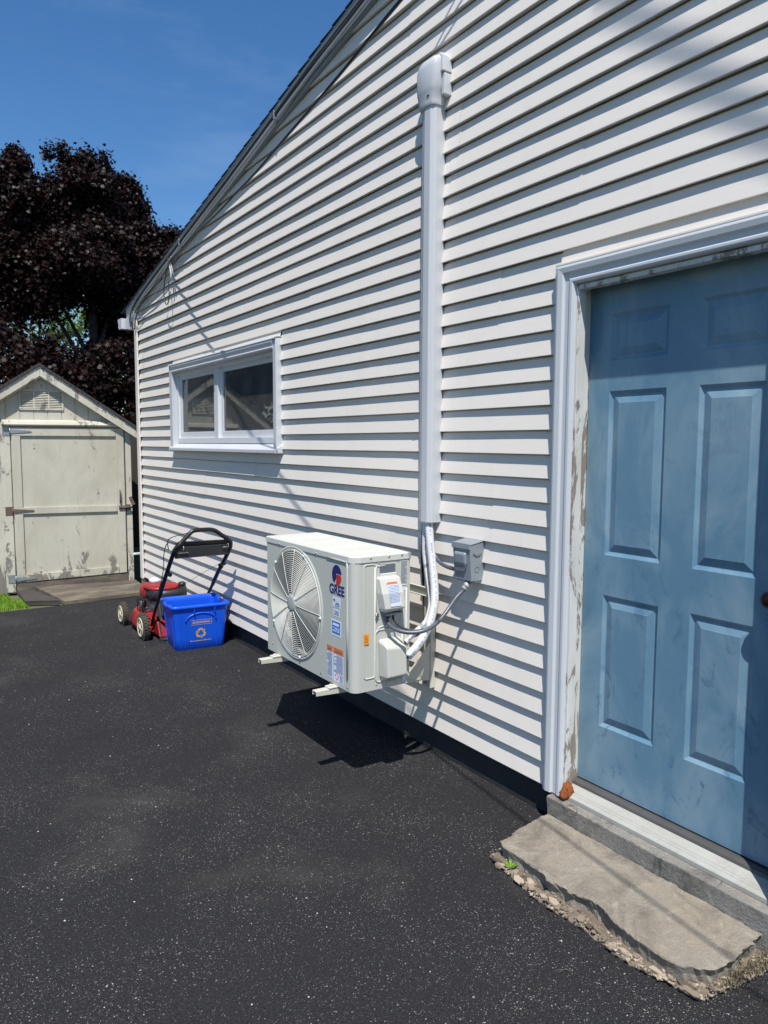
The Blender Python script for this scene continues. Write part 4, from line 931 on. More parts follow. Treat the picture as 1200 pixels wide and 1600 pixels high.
# service drop: leaves the house clamp and rises over the driveway
P_ = [(-.035, 6.843, 3.260), (-.212, 5.764, 3.199), (-.36, 4.85, 3.136), (-.449, 4.313, 3.108), (-.521, 3.874, 3.084), (-.621, 3.287, 3.064), (-.716, 2.725, 3.044), (-.779, 2.359, 3.036), (-.83, 2.063, 3.031), (-1.0, .9, 3.04), (-1.35, -1.5, 3.2), (-1.8, -5, 3.7)]
sd_ = cab('service_cable', [tuple(q) for q in P_], .0062, 'black', 'long black overhead cable crossing in front of the gable siding', None, 2)
cl = thing('cable_clamp', 'small metal clamp and hook holding the overhead cable at the rake', 'clamp', (-.03, 6.85, 3.2))
mb = MB(); mb.tube([(.0, 6.86, 3.30), (-.035, 6.86, 3.30), (-.05, 6.87, 3.275), (-.035, 6.88, 3.25)], .004, 8, True, 1); mb.ring((-.04, 6.84, 3.235), .018, .003, 'X', 20, 6); obj('hook', mb, 'bolt', cl)
mb = MB(); mb.tube([(-.04, 6.84, 3.215), (-.045, 6.80, 3.14), (-.05, 6.79, 3.08)], .008, 8); mb.tube([(-.04, 6.80, 3.22), (-.045, 6.74, 3.12)], .005, 6); obj('wedge', mb, 'palecab', cl)
# unseen lines added above the frame to cast soft shadows on the siding
def overhead(p0, p1, t0, t1, r, m, label, sag=0., n=8):
    """endpoints on the wall plane carried up the sun ray by t0, t1 metres"""
    a = Vector(p0)+SUN*t0; b = Vector(p1)+SUN*t1; dd = b-a; a = a-dd*.35; b = b+dd*.6
    P = [a+(b-a)*i/n+Vector((0, 0, sag*math.sin(i/n*math.pi)+.0)) for i in range(n+1)]
    mb = MB(); mb.tube(P, r, 8); return single('unseen_shadow_line', mb, m, label, 'cable', tuple(P[0]), group='unseen lines added for their shadows')
overhead((0, 1.777, 3.131), (0, 1.288, 2.575), 5.4, 5.0, .0155, 'black', 'unseen thick line added to cast the soft shadow above the door')
overhead((0, 2.735, 3.66), (0, 2.905, 3.489), 1.25, 1.2, .006, 'black', 'unseen thin wire added to cast a shadow streak by the duct, nearer the door', n=3)
overhead((0, 2.80, 3.70), (0, 2.945, 3.50), 1.28, 1.22, .006, 'black', 'unseen thin wire added to cast a shadow streak by the duct, nearer the window', n=3)
# ================================================================ SHED (local frame, +Y is depth)
A_ = math.radians(-11.4)
shed = thing('garden_shed', 'small weathered cream painted wooden shed with a gable roof beyond the driveway', 'shed', (-1.16, 8.66, -.02), A_, True)
# local x: 0 at left door jamb .. ; right edge 1.24
RX, LX = 1.168, -.603; PKX = (RX+LX)/2; EZ = 1.80; PZ = 2.40; DEP = 2.6
mb = MB()
def shz(x): return EZ+(PZ-EZ)*(1-abs(x-PKX)/(RX-PKX))
bw = .135; x = LX; k = 0      # grooved vertical boards
while x < RX-.001:
    x2 = min(x+bw, RX); q = [x+.003, x2-.003]; tops = [shz(v)-.05 for v in q]
    pts = [(q[0], .0), (q[1], .0), (q[1], tops[1])]+([(PKX, shz(PKX)-.05)] if q[0] < PKX < q[1] else [])+[(q[0], tops[0])]
    yj = random.uniform(-.001, .001); mb.prism(pts, 'Y', yj, .02); x = x2; k += 1
mb.prism([(LX, 0), (RX, 0), (RX, EZ-.05), (PKX, PZ-.05), (LX, EZ-.05)], 'Y', .008, .03)
mb.box(RX-.022, RX-.002, .031, DEP, 0, EZ-.03); mb.box(LX+.002, LX+.022, .031, DEP, 0, EZ-.03); mb.prism([(LX, 0), (RX, 0), (RX, EZ-.05), (PKX, PZ-.05), (LX, EZ-.05)], 'Y', DEP, DEP+.02)
obj('wall', mb, 'shed', shed)
mb = MB(); sl_ = (PZ-EZ)/(RX-PKX); ov = .16
for s in (1, -1):
    e = PKX+s*(RX-PKX+ov); ez = PZ-(RX-PKX+ov)*sl_
    mb.loft([[(PKX, y, PZ+.025), (e, y, ez+.025), (e, y, ez+.043), (PKX, y, PZ+.043)] for y in (-.10, DEP+.1)], True, False)
rf = obj('roof', mb, 'shingle', shed)
mb = MB()
for s in (1, -1):
    R = random.Random(3); t = 0
    while t < .98:
        l = R.uniform(.03, .09); t2 = min(t+l, 1); X0 = PKX+s*(RX-PKX+ov)*t; X1 = PKX+s*(RX-PKX+ov)*t2; dz = R.uniform(.004, .014); yf = -.112-R.uniform(0, .008)
        za, zb2 = PZ-abs(X0-PKX)*sl_, PZ-abs(X1-PKX)*sl_
        mb.loft([[(X0, y, za+.026-dz*.6), (X1, y, zb2+.026-dz*.6), (X1, y, zb2+.050), (X0, y, za+.050)] for y in (yf, .1)], True, False); t = t2+.004
obj('shingle_edge', mb, 'shingle', rf)
mb = MB()
for s in (1, -1):
    e = PKX+s*(RX-PKX+ov); ez = PZ-(RX-PKX+ov)*sl_
    poly = [(PKX+s*.0005, PZ-.085), (PKX+s*.0005, PZ+.018), (e, ez+.018), (e, ez-.085)]
    mb.prism(poly, 'Y', -.098, -.078)
    poly = [(PKX+s*.0005, PZ-.100), (PKX+s*.0005, PZ+.006), (e-s*.02, ez+.010), (e-s*.02, ez-.070)]
    mb.prism(poly, 'Y', -.0775, -.0005)
obj('bargeboard', mb, 'shedtrim', rf, .002)
# door hood strip
mb = MB(); mb.prism([(-.055, 1.792), (-.066, 1.81), (-.05, 1.845), (-.0015, 1.862), (-.0015, 1.80)], 'X', -.10, 1.12)
mb.v = [(x_, y_, z_+.004*noise.noise(Vector((x_*5, 0, 0)))) for x_, y_, z_ in mb.v]
obj('door_hood', mb, 'shedtrim', shed, .003)
mb = MB(); mb.box(1.112, RX+.004, -.020, -.0015, .0, 1.79); obj('corner_board', mb, 'shedtrim', shed, .002)
mb = MB(); mb.box(-.12, -.030, -.020, -.0015, .02, 1.79); obj('door_post', mb, 'shedtrim', shed, .002)
# plank door: sheet with stiles and rails, a bit out of square
dz0, dz1 = .115, 1.775
mb = MB(); mb.prism([(-.015, dz0+.01), (1.095, dz0+.055), (1.098, dz1+.0), (-.012, dz1+.0)], 'Y', -.022, -.004)
mbs = MB(); mbs.prism([(-.02, -.02), (1.105, -.02), (1.105, dz0+.048), (-.02, dz0+.0)], 'Y', -.034, -.0235); obj('sill_board', mbs, 'wood', shed, .003)
sd = tag(obj('door', mb, 'sheddoor', shed), 'cream plywood shed door with peeling lower edge', None)
def rail(pts, m='sheddoor'):
    mb = MB(); mb.prism(pts, 'Y', -.042, -.0225); return obj('rail', mb, m, sd, .002)
rail([(-.012, dz1-.085), (1.015, dz1-.085), (1.015, dz1), (-.012, dz1)]); rail([(-.012, .86), (1.015, .86), (1.015, .93), (-.012, .93)]); rail([(.07, dz0+.013), (1.012, dz0+.052), (1.012, dz0+.13), (.07, dz0+.09)])
mb = MB(); mb.prism([(-.014, dz0+.01), (.068, dz0+.013), (.068, .859), (-.013, .859)], 'Y', -.040, -.0225); mb.prism([(-.013, .931), (.068, .931), (.069, dz1-.086), (-.012, dz1-.086)], 'Y', -.040, -.0225); obj('stile', mb, 'sheddoor', sd, .002)
mb = MB(); mb.prism([(1.017, dz0+.052), (1.095, dz0+.056), (1.098, dz1), (1.017, dz1)], 'Y', -.044, -.0225); obj('stile', mb, 'sheddoor', sd, .002)
for z, m in ((1.735, 'hinge'), (.895, 'rust'), (.165, 'hinge')):
    h = MB(); h.box(-.10, -.028, -.0245, -.0205, z-.045, z+.045); h.tube([(-.024, -.046, z-.035), (-.024, -.046, z+.035)], .007, 8); h.prism([(-.018, z-.022), (.17, z-.008), (.18, z), (.17, z+.008), (-.018, z+.022)], 'Y', -.0485, -.0445); obj('hinge', h, m, sd)
mb = MB(); mb.tube([(1.045, -.046, .96), (1.045, -.075, .975), (1.045, -.078, 1.02), (1.045, -.075, 1.08), (1.045, -.046, 1.095)], .0075, 8, True, 1); obj('pull_handle', mb, 'rust', sd)
mb = MB(); mb.box(1.03, 1.09, -.056, -.0455, .885, .925); mb.tube([(1.03, -.06, .905), (1.17, -.055, .905)], .010, 8); mb.box(1.10, 1.15, -.045, -.0215, .875, .935); mb.beam((1.15, -.03, 1.02), (1.19, -.035, .93), .03, .006, (0, 1, 0)); obj('latch', mb, 'rust', sd)
mb = MB()   # gable vent
vx0, vx1, vz0, vz1 = .07, .50, 1.965, 2.175
mb.box(vx0, vx1, -.014, -.0005, vz0, vz0+.014); mb.box(vx0, vx1, -.014, -.0005, vz1-.014, vz1)
for x in (vx0, vx0+.137, vx0+.280, vx1-.014): mb.box(x, x+.014, -.016, -.0005, vz0+.0141, vz1-.0141)
for i in range(10):
    z = vz0+.018+i*.0178
    for a, b in ((vx0+.0145, vx0+.1365), (vx0+.1515, vx0+.2795), (vx0+.2945, vx1-.0145)): mb.prism([(-.016, z), (-.0165, z+.002), (-.003, z+.014), (-.001, z+.013)], 'X', a, b)
obj('vent', mb, 'shedtrim', shed)
# ================================================================ RAMP AND GRASS IN FRONT OF THE SHED
def worn_plank(poly, z0, z1, seed):
    return rough_slab(poly, z0, z1, .05, .004, .006, seed)
mb = MB()
for a, b in ((0, .33), (.335, .66), (.665, 1)):     # three long boards laid side by side, rising to the sill
    L = lambda t: Vector((-.86+(-1.03+.86)*t, 7.86+(8.655-7.86)*t)); Rr = lambda t: Vector((.02+(.00-.02)*t, 7.90+(8.46-7.90)*t)); h = lambda t: .006+.050*t
    secs = []
    for k in range(13):
        u = k/12; p = L(a)+(Rr(a)-L(a))*u; q = L(b)+(Rr(b)-L(b))*u; w1 = .006*noise.noise(Vector((u*5, a*7, 1))); w2 = .006*noise.noise(Vector((u*5, b*7, 4)))
        secs.append([(p.x, p.y+w1, -.03), (q.x, q.y+w2, -.03), (q.x, q.y+w2, h(b)+w2), (p.x, p.y+w1, h(a)+w1)])
    mb.loft(secs, True, False)
single('wooden_ramp', mb, 'wood', 'weathered brown board ramp at the foot of the shed door', 'ramp', (-.5, 8.2, -.03))
single('wood_block', worn_plank([(-1.20, 8.02), (-.90, 7.88), (-1.05, 8.62), (-1.18, 8.66)], -.03, .022, 5), 'darkwood', 'dark wood offcut at the left end of the shed ramp', 'plank', (-1.05, 8.2, -.02))
single('splash_block', worn_plank([(-.03, 7.98), (.02, 7.86), (.22, 7.90), (.20, 8.06), (.02, 8.10)], -.03, .045, 8), 'conc', 'small broken concrete block at the house corner behind the mower', 'block', (.08, 7.98, -.02))
nb = 5200; vs = []; fs = []
for i in range(nb):
    x = -1.18-random.random()**1.4*2.2; y = 7.86+random.random()*(.85 if x > -1.9 else 1.5)
    if x > -1.28 and y > 8.3: continue
    if y < 7.9+.04*math.sin(x*9): y += .05
    h = random.uniform(.02, .055); a = random.uniform(0, 6.28); w_ = .004; lx, ly = math.cos(a)*h*.5, math.sin(a)*h*.5; b = gz(x, y)-.012; o = len(vs)
    vs += [(x-w_*math.sin(a), y+w_*math.cos(a), b), (x+w_*math.sin(a), y-w_*math.cos(a), b), (x+lx*.5, y+ly*.5, b+h*.7), (x+lx, y+ly, b+h)]; fs += [(0+o, 1+o, 2+o), (0+o, 2+o, 3+o)]
mb = MB(); mb.v = vs; mb.f = fs; mb.sm = [False]*len(fs)
me = bpy.data.meshes.new('grass'); me.from_pydata(vs, [], fs); me.materials.append(M['grass']); go = bpy.data.objects.new('grass', me); S.collection.objects.link(go)
tag(go, 'bright green grass patch left of the shed', 'grass', kind='stuff')
# white downspout pieces in the gap and the dark fence beyond
mb = MB(); mb.box(-.035, .06, 8.20, 8.27, .372, .385); mb.prism([(-.062, .372), (-.036, .372), (-.036, .385), (-.05, .385)], 'Y', 8.2, 8.27); single('downspout_strap', mb, 'vinylw', 'white metal strip sticking out in the gap between shed and house', 'strip', (0, 8.23, .37))
fn = thing('board_fence', 'dark brown board fence seen in the gap between shed and house', 'fence', (0, 11.4, -.03))
for i in range(30):
    x = -4+i*.3; mb = MB(); 
    if i % 6 == 0: mb.box(x-.05, x+.05, 11.44, 11.52, -.03, 1.95); obj('post', mb, 'darkwood', fn)
mb = MB()
for i in range(62): x = -4+i*.145; mb.box(x, x+.138, 11.41, 11.43, 0, 1.85+random.uniform(-.01, .01))
mb.box(-4, 5, 11.431, 11.438, .4, .49); mb.box(-4, 5, 11.431, 11.438, 1.4, 1.49)
obj('boards', mb, 'darkwood', fn)
# ================================================================ RECYCLING BIN
bn = thing('recycling_bin', 'open blue plastic recycling box with faded recycling symbol beside the mower', 'bin', (-.277, 5.69, -.022), math.radians(-5), True)
def rr(hx, hy, r, z, n=5):
    P = []
    for cx, cy, a0 in ((hx-r, hy-r, 0), (-hx+r, hy-r, 90), (-hx+r, -hy+r, 180), (hx-r, -hy+r, 270)):
        for k in range(n+1): a = math.radians(a0+k*90/n); P.append((cx+r*math.cos(a), cy+r*math.sin(a), z))
    return P
def hz_(z): return (.190+.030*z/.37, .170+.028*z/.37)
def sectn(z, d=0., r=.035):
    a, b = hz_(z); return rr(a-d, b-d, r, z)
mb = MB(); Zs = [.0, .006, .10, .20, .30, .335]
out_ = [sectn(z, .006 if z == 0 else 0) for z in Zs]+[rr(.220, .198, .04, .340), rr(.232, .210, .045, .342), rr(.235, .213, .045, .352), rr(.233, .211, .045, .364), rr(.226, .204, .042, .370), rr(.216, .194, .04, .366)]
inn_ = [sectn(z, .006) for z in (.33, .20, .10, .012)]
def dent(P):     # hand-hold scoop in the middle of each short rim side
    q = []
    for x, y, z in P:
        if z > .33 and abs(x) > .2: z -= .018*math.exp(-(y/.06)**2)
        q.append((x, y, z))
    return q
# finer sections along straight sides so the scoop shows
def dens(P):
    Q = []
    for i in range(len(P)):
        a = Vector(P[i]); b = Vector(P[(i+1) % len(P)]); k = 10 if (b-a).length > .1 else 1
        Q += [tuple(a+(b-a)*j/k) for j in range(k)]
    return Q
secs = [dent(dens(s_)) for s_ in out_+inn_]
mb.loft(secs, False, True); mb.add(secs[0], [tuple(range(len(secs[0])))[::-1]]); mb.add(secs[-1], [tuple(range(len(secs[-1])))])
bb = obj('tub', mb, 'bin', bn)
for x in (-.155, -.12, .125, .16):
    mb = MB(); mb.loft([[(x-.004, -hz_(z)[1]+.002, z), (x, -hz_(z)[1]-.004, z), (x+.004, -hz_(z)[1]+.002, z)] for z in (.03, .30)], True, False); obj('rib', mb, 'bin', bb)
for y in (-.12, .12):
    mb = MB(); mb.loft([[(-hz_(z)[0]+.002, y-.004, z), (-hz_(z)[0]-.004, y, z), (-hz_(z)[0]+.002, y+.004, z)] for z in (.03, .31)], True, False); obj('rib', mb, 'bin', bb)
mb = MB()
arc = [(.12*math.cos(t), -hz_(.24+.06*math.sin(t))[1]-.001, .235+.065*math.sin(t)) for t in [math.pi*i/16 for i in range(17)]]
mb.tube(arc, .006, 8); obj('arched_rib', mb, 'bin', bb)
for x in (-.06, .10): mb = MB(); mb.box(x, x+.006, -.216, -.195, .305, .341); obj('rib', mb, 'bin', bb)
def bface(x, z, d=.0016): return (x, -hz_(z)[1]-d, z)
def bpoly(mb, P, d): 
    P3 = [bface(x, z, d) for x, z in P]; mb.add(P3, [tuple(range(len(P)))])
mb = MB(); bpoly(mb, [(-.075, .208), (.082, .211), (.082, .245), (-.075, .242)], .0016); lb = obj('label', mb, 'binlabel', bn)
mb = MB()
for a, b, c, d in ((-.078, .205, .084, .208), (-.078, .244, .084, .247), (.082, .208, .085, .244)): bpoly(mb, [(a, b), (c, b), (c, d), (a, d)], .0024)
R = random.Random(2); x = -.066
while x < .066:
    l = R.uniform(.006, .011); bpoly(mb, [(x, .218), (x+l*.7, .218), (x+l*.7, .234), (x, .234)], .0024); x += l+.002
obj('print', mb, 'binpale', lb)
mb = MB()    # three chasing arrows
for k in range(3):
    a = math.radians(90+120*k); ca, sa = math.cos(a), math.sin(a); cx, cz = -.002, .138
    def T(u, v): 
        u, v = u*1.15, v*1.15
        return (cx+(u*sa+v*ca), cz+(-u*ca+v*sa))
    for P in ([(-.028, .010), (-.013, .034), (.010, .034), (.016, .024), (.007, .018), (.003, .022), (-.005, .022), (-.018, .003)], [(.004, .012), (.027, .029), (.028, .007)]): bpoly(mb, [T(*q) for q in P], .002)
obj('recycling_symbol', mb, 'binprint', bn)
mb = MB(); x = -.085; R = random.Random(5)
while x < .08:
    l = R.uniform(.004, .007); h = R.choice((.006, .006, .009)); bpoly(mb, [(x, .074), (x+l, .074), (x+l, .074+h), (x, .074+h)], .002); x += l+R.choice((.0015, .0015, .005))
obj('lettering', mb, 'binprint', bn)
mb = MB()    # faded mark on the short side
for i in range(9):
    t = i/8; y = -.06+.13*t; z = .10+.10*t; mb.add([(-hz_(z)[0]-.0016, y, z-.012), (-hz_(z)[0]-.0016, y+.010, z-.010), (-hz_(z)[0]-.0016, y+.010, z+.012), (-hz_(z)[0]-.0016, y, z+.010)], [(0, 1, 2, 3)])
obj('faded_mark', mb, 'binlabel', bn)
# ================================================================ LAWN MOWER (world coordinates)
mw = thing('lawn_mower', 'red push lawn mower with black folding handle parked against the siding', 'lawn mower', (-.32, 6.3, -.025))
GZ = -.025
def wheel(x, y, r, w_, s=-1):
    mb = MB(); c = (x, y, GZ+r)
    mb.disc(c, [(r*.66, -w_/2), (r*.86, -w_/2), (r*.97, -w_*.38), (r, -w_*.15), (r, w_*.15), (r*.97, w_*.38), (r*.86, w_/2), (r*.66, w_/2)], 'X', 36, True)
    for k in range(26):
        a = 2*math.pi*k/26
        for q in (-1, 1):
            cc = Vector((x+q*w_*.22, y+r*1.0*math.cos(a+q*.06), GZ+r+r*1.0*math.sin(a+q*.06))); mb.obox(cc, ((1, 0, 0), (0, math.cos(a), math.sin(a)), (0, -math.sin(a), math.cos(a))), (w_*.2, .004, .007))
    t = obj('wheel', mb, 'tyre', mw)
    mb = MB(); mb.ring((x-w_*.46, y, GZ+r), r*.66, .008, 'X', 36, 6); mb.disc((x-w_*.30, y, GZ+r), [(r*.66, .006), (r*.66, -.004), (r*.50, -.001)], 'X', 30); mb.disc((x-w_*.5, y, GZ+r), [(r*.24, .02), (r*.22, -.006), (.005, -.010)], 'X', 16)
    for k in range(6):
        a = 2*math.pi*k/6+.3; mb.beam((x-w_*.46, y+r*.2*math.cos(a), GZ+r+r*.2*math.sin(a)), (x-w_*.46, y+r*.64*math.cos(a), GZ+r+r*.64*math.sin(a)), .016, .010, (1, 0, 0))
    obj('rim', mb, 'rim', t)
wheel(-.585, 6.68, .102, .05); wheel(-.585, 6.055, .112, .055); wheel(-.075, 6.68, .102, .05); wheel(-.060, 6.055, .112, .055)
mb = MB()    # pressed-steel deck: oval plan lofted upward
def ov(cx, cy, hx, hy, z, n=32, p=2.6):
    P = []
    for i in range(n):
        a = 2*math.pi*i/n; c, s = math.cos(a), math.sin(a); P.append((cx+hx*abs(c)**(2/p)*(1 if c > 0 else -1), cy+hy*abs(s)**(2/p)*(1 if s > 0 else -1), z))
    return P
mb.loft([ov(-.33, 6.36, .245, .37, GZ+.045), ov(-.33, 6.36, .245, .37, GZ+.075), ov(-.33, 6.37, .235, .35, GZ+.105), ov(-.33, 6.38, .220, .32, GZ+.150), ov(-.33, 6.38, .195, .28, GZ+.175), ov(-.33, 6.38, .13, .17, GZ+.182)], True, True)
obj('deck', mb, 'mred', mw, 0)
mb = MB(); mb.prism([(5.90, GZ+.045), (5.96, GZ+.16), (6.10, GZ+.19), (6.10, GZ+.05)], 'X', -.50, -.16); obj('rear_guard', mb, 'mred', mw, .008)
mb = MB(); mb.tube([(-.50, 5.905, GZ+.022), (-.14, 5.895, GZ+.022)], .020, 12); mb.prism([(5.92, GZ+.03), (5.90, GZ+.045), (5.98, GZ+.21), (6.02, GZ+.20)], 'X', -.49, -.475); obj('trailing_flap', mb, 'mblk', mw)
mb = MB(); mb.prism([(5.99, GZ+.05), (6.0, GZ+.21), (6.04, GZ+.30), (6.12, GZ+.30), (6.12, GZ+.05)], 'X', -.46, -.12)
mb.prism([(5.96, GZ+.20), (5.94, GZ+.31), (6.02, GZ+.335), (6.12, GZ+.31), (6.12, GZ+.20)], 'X', -.455, -.125)
obj('rear_door', mb, 'mgrey', mw, .012, 3)
mb = MB()
for i in range(7):
    for j in range(3): mb.box(-.468, -.4605, 6.0+j*.03, 6.0+j*.03+.018, GZ+.07+i*.017, GZ+.078+i*.017)
obj('louvres', mb, 'engine', mw)
mb = MB(); mb.loft([ov(-.31, 6.34, .15, .16, GZ+.175), ov(-.31, 6.34, .155, .165, GZ+.24), ov(-.31, 6.34, .15, .16, GZ+.30)], True, True)
for i in range(9): mb.box(-.475, -.455, 6.27, 6.45, GZ+.19+i*.012, GZ+.195+i*.012)
mb.box(-.50, -.45, 6.28, 6.44, GZ+.185, GZ+.215); mb.tube([(-.50, 6.33, GZ+.25), (-.53, 6.33, GZ+.25)], .028, 14)
en = obj('engine', mb, 'engine', mw)
mb = MB()
for q in range(5): mb.tube([(-.505, 6.24+q*.05, GZ+.15), (-.525, 6.24+q*.05, GZ+.17), (-.525, 6.24+q*.05, GZ+.29), (-.49, 6.24+q*.05, GZ+.31)], .004, 6)
for z in (.17, .23, .29): mb.tube([(-.525, 6.24, GZ+z), (-.525, 6.44, GZ+z)], .004, 6)
obj('guard_cage', mb, 'blackp', en)
mb = MB(); mb.loft([ov(-.31, 6.33, .168, .185, GZ+.285), ov(-.31, 6.33, .172, .19, GZ+.33), ov(-.31, 6.32, .165, .178, GZ+.374)], True, True); obj('engine_shroud', mb, 'mblk', mw)
mb = MB(); mb.loft([ov(-.34, 6.35, .150, .165, GZ+.375), ov(-.34, 6.35, .138, .15, GZ+.395), ov(-.34, 6.36, .08, .10, GZ+.405)], True, True)
mb.loft([ov(-.44, 6.42, .055, .09, GZ+.22), ov(-.44, 6.42, .06, .10, GZ+.34), ov(-.43, 6.41, .05, .09, GZ+.40)], True, True)
obj('engine_cover', mb, 'mred', mw)
mb = MB(); mb.disc((-.20, 6.22, GZ+.39), [(.032, .0), (.034, .022), (.022, .036), (.004, .038)], 'Z', 16); obj('fuel_cap', mb, 'mblk', mw)
mb = MB(); mb.loft([ov(-.37, 6.44, .045, .05, GZ+.400), ov(-.37, 6.44, .047, .055, GZ+.43), ov(-.37, 6.44, .02, .03, GZ+.445)], True, True); obj('air_filter', mb, 'vinylw', mw)
# handle
hl = [(-.515, 6.06, .09), (-.52, 5.949, .232), (-.52, 5.80, .39), (-.52, 5.66, .55), (-.52, 5.44, .775), (-.518, 5.42, .80)]
hr = [(-.075, 6.10, .16), (-.08, 5.95, .34-.04), (-.08, 5.80, .435), (-.08, 5.66, .57), (-.08, 5.44, .755), (-.08, 5.42, .78)]
mb = MB(); mb.tube(hl[:4], .0125, 12, True, 1); mb.tube(hr[:4], .0125, 12, True, 1)
loop = hl[2:]+[(-.500, 5.40, .830), (-.480, 5.40, .848), (-.435, 5.40, .893), (-.395, 5.40, .930), (-.375, 5.40, .940), (-.34, 5.40, .943), (-.26, 5.40, .943), (-.225, 5.40, .938), (-.195, 5.40, .925), (-.135, 5.40, .880), (-.090, 5.40, .845), (-.078, 5.405, .82)]+hr[2:5][::-1]
mb.tube(loop, .0165, 12, True, 1)
hd = obj('handle', mb, 'blackp', mw)
mb = MB(); mb.prism([(5.40, .745), (5.40, .82), (5.43, .835), (5.50, .75), (5.47, .725)], 'X', -.50, -.10); mb.tube([(-.51, 5.41, .845), (-.09, 5.41, .835)], .011, 10); mb.tube([(-.50, 5.395, .862), (-.10, 5.395, .852)], .006, 8)
obj('control_console', mb, 'mblk', hd, .004)
mb = MB(); mb.tube([(-.46, 5.392, .79), (-.46, 5.386, .80), (-.46, 5.386, .83)], .005, 8); mb.tube([(-.15, 5.392, .79), (-.15, 5.386, .80), (-.10, 5.386, .80)], .005, 8)
mb.box(-.50, -.42, 5.388, 5.399, .775, .782); obj('control_lever', mb, 'engine', hd)
mb = MB(); mb.tube([(-.52, 5.62, .60), (-.50, 5.58, .585)], .018, 8); obj('clamp_knob', mb, 'mblk', hd)
mb = MB(); mb.tube([(-.08, 5.60, .63), (-.10, 5.56, .615)], .018, 8); mb.beam((-.115, 5.55, .63), (-.06, 5.58, .64), .03, .02); obj('clamp_knob', mb, 'mblk', hd)
mb = MB(); mb.tube([(-.50, 5.40, .85), (-.56, 5.42, .86), (-.575, 5.46, .82), (-.57, 5.52, .74), (-.545, 5.62, .62), (-.535, 5.8, .42), (-.56, 6.0, .32), (-.55, 6.2, .30), (-.50, 6.32, .34)], .0035, 6, True, 2)
mb.tube([(-.40, 5.395, .93), (-.53, 5.40, .905), (-.565, 5.43, .87), (-.55, 5.46, .80)], .0035, 6, True, 2); mb.tube([(-.13, 5.40, .90), (-.135, 5.39, .85)], .0035, 6)
obj('throttle_cable', mb, 'black', hd)
mb = MB(); mb.tube([(-.26, 6.12, GZ+.40), (-.10, 5.62, .63)], .0016, 5); obj('pull_cord', mb, 'black', hd)
# ================================================================ TREES
def leaf_mesh(name, pts, nrm, size, mt, parent, lobes=True, seed=0):
    rg = np.random.RandomState(seed); n = len(pts)
    if lobes: base = np.array([(0, -.5), (.18, -.22), (.52, -.26), (.30, .05), (.42, .36), (.12, .28), (0, .62), (-.12, .28), (-.42, .36), (-.30, .05), (-.52, -.26), (-.18, -.22)])
    else: base = np.array([(0, -.6), (.22, -.1), (.2, .25), (0, .6), (-.2, .25), (-.22, -.1)])
    k = len(base); nrm = nrm/np.linalg.norm(nrm, axis=1)[:, None]
    t = np.cross(nrm, rg.normal(size=(n, 3))); t /= np.linalg.norm(t, axis=1)[:, None]; b = np.cross(nrm, t)
    s = size*(.6+.8*rg.rand(n))[:, None, None]
    V = pts[:, None, :]+s*(base[None, :, 0:1]*t[:, None, :]+base[None, :, 1:2]*b[:, None, :])+s*.25*(np.abs(base[None, :, 0:1]))*nrm[:, None, :]*(rg.rand(n)[:, None, None]-.3)
    me = bpy.data.meshes.new(name); me.vertices.add(n*k); me.vertices.foreach_set('co', V.reshape(-1)); me.loops.add(n*k); me.loops.foreach_set('vertex_index', np.arange(n*k, dtype=np.int32))
    me.polygons.add(n); me.polygons.foreach_set('loop_start', np.arange(0, n*k, k, dtype=np.int32)); me.update(calc_edges=True); me.validate()
    me.materials.append(M[mt]); o = bpy.data.objects.new(name, me); S.collection.objects.link(o)
    if parent:
        root = parent; me.transform(Matrix.Translation(-root.location)); o.parent = parent
    return o
def crown(parent, clumps, per, size, mt, seed, lobes=True, upb=.5):
    rg = np.random.RandomState(seed); P = []; Nn = []
    for (x, y, z, r) in clumps:
        m_ = int(per*r**2.2); nsub = max(5, int(9*r*r)+4); cs = rg.normal(size=(nsub, 3)); cs /= np.linalg.norm(cs, axis=1)[:, None]
        cs = cs*(r*(.2+.72*rg.rand(nsub)**.6))[:, None]; rs = r*(.26+.26*rg.rand(nsub))
        idx = rg.randint(nsub, size=m_); dd = rg.normal(size=(m_, 3)); dd /= np.linalg.norm(dd, axis=1)[:, None]
        rad = rs[idx]*(.35+.85*rg.rand(m_)**.8); pp = cs[idx]+dd*rad[:, None]; pp = (pp+rg.normal(size=(m_, 3))*.05)*rg.uniform(.72, 1.22, 3)
        P.append(pp+np.array([x, y, z])); nn = dd+rg.normal(size=(m_, 3))*.7; nn[:, 2] += upb; Nn.append(nn)
    return leaf_mesh('crown', np.vstack(P), np.vstack(Nn), size, mt, parent, lobes, seed)
tr = thing('maple_tree', 'tall dark purple leaved maple filling the left behind the shed', 'tree', (1.10, 15.0, -.03))
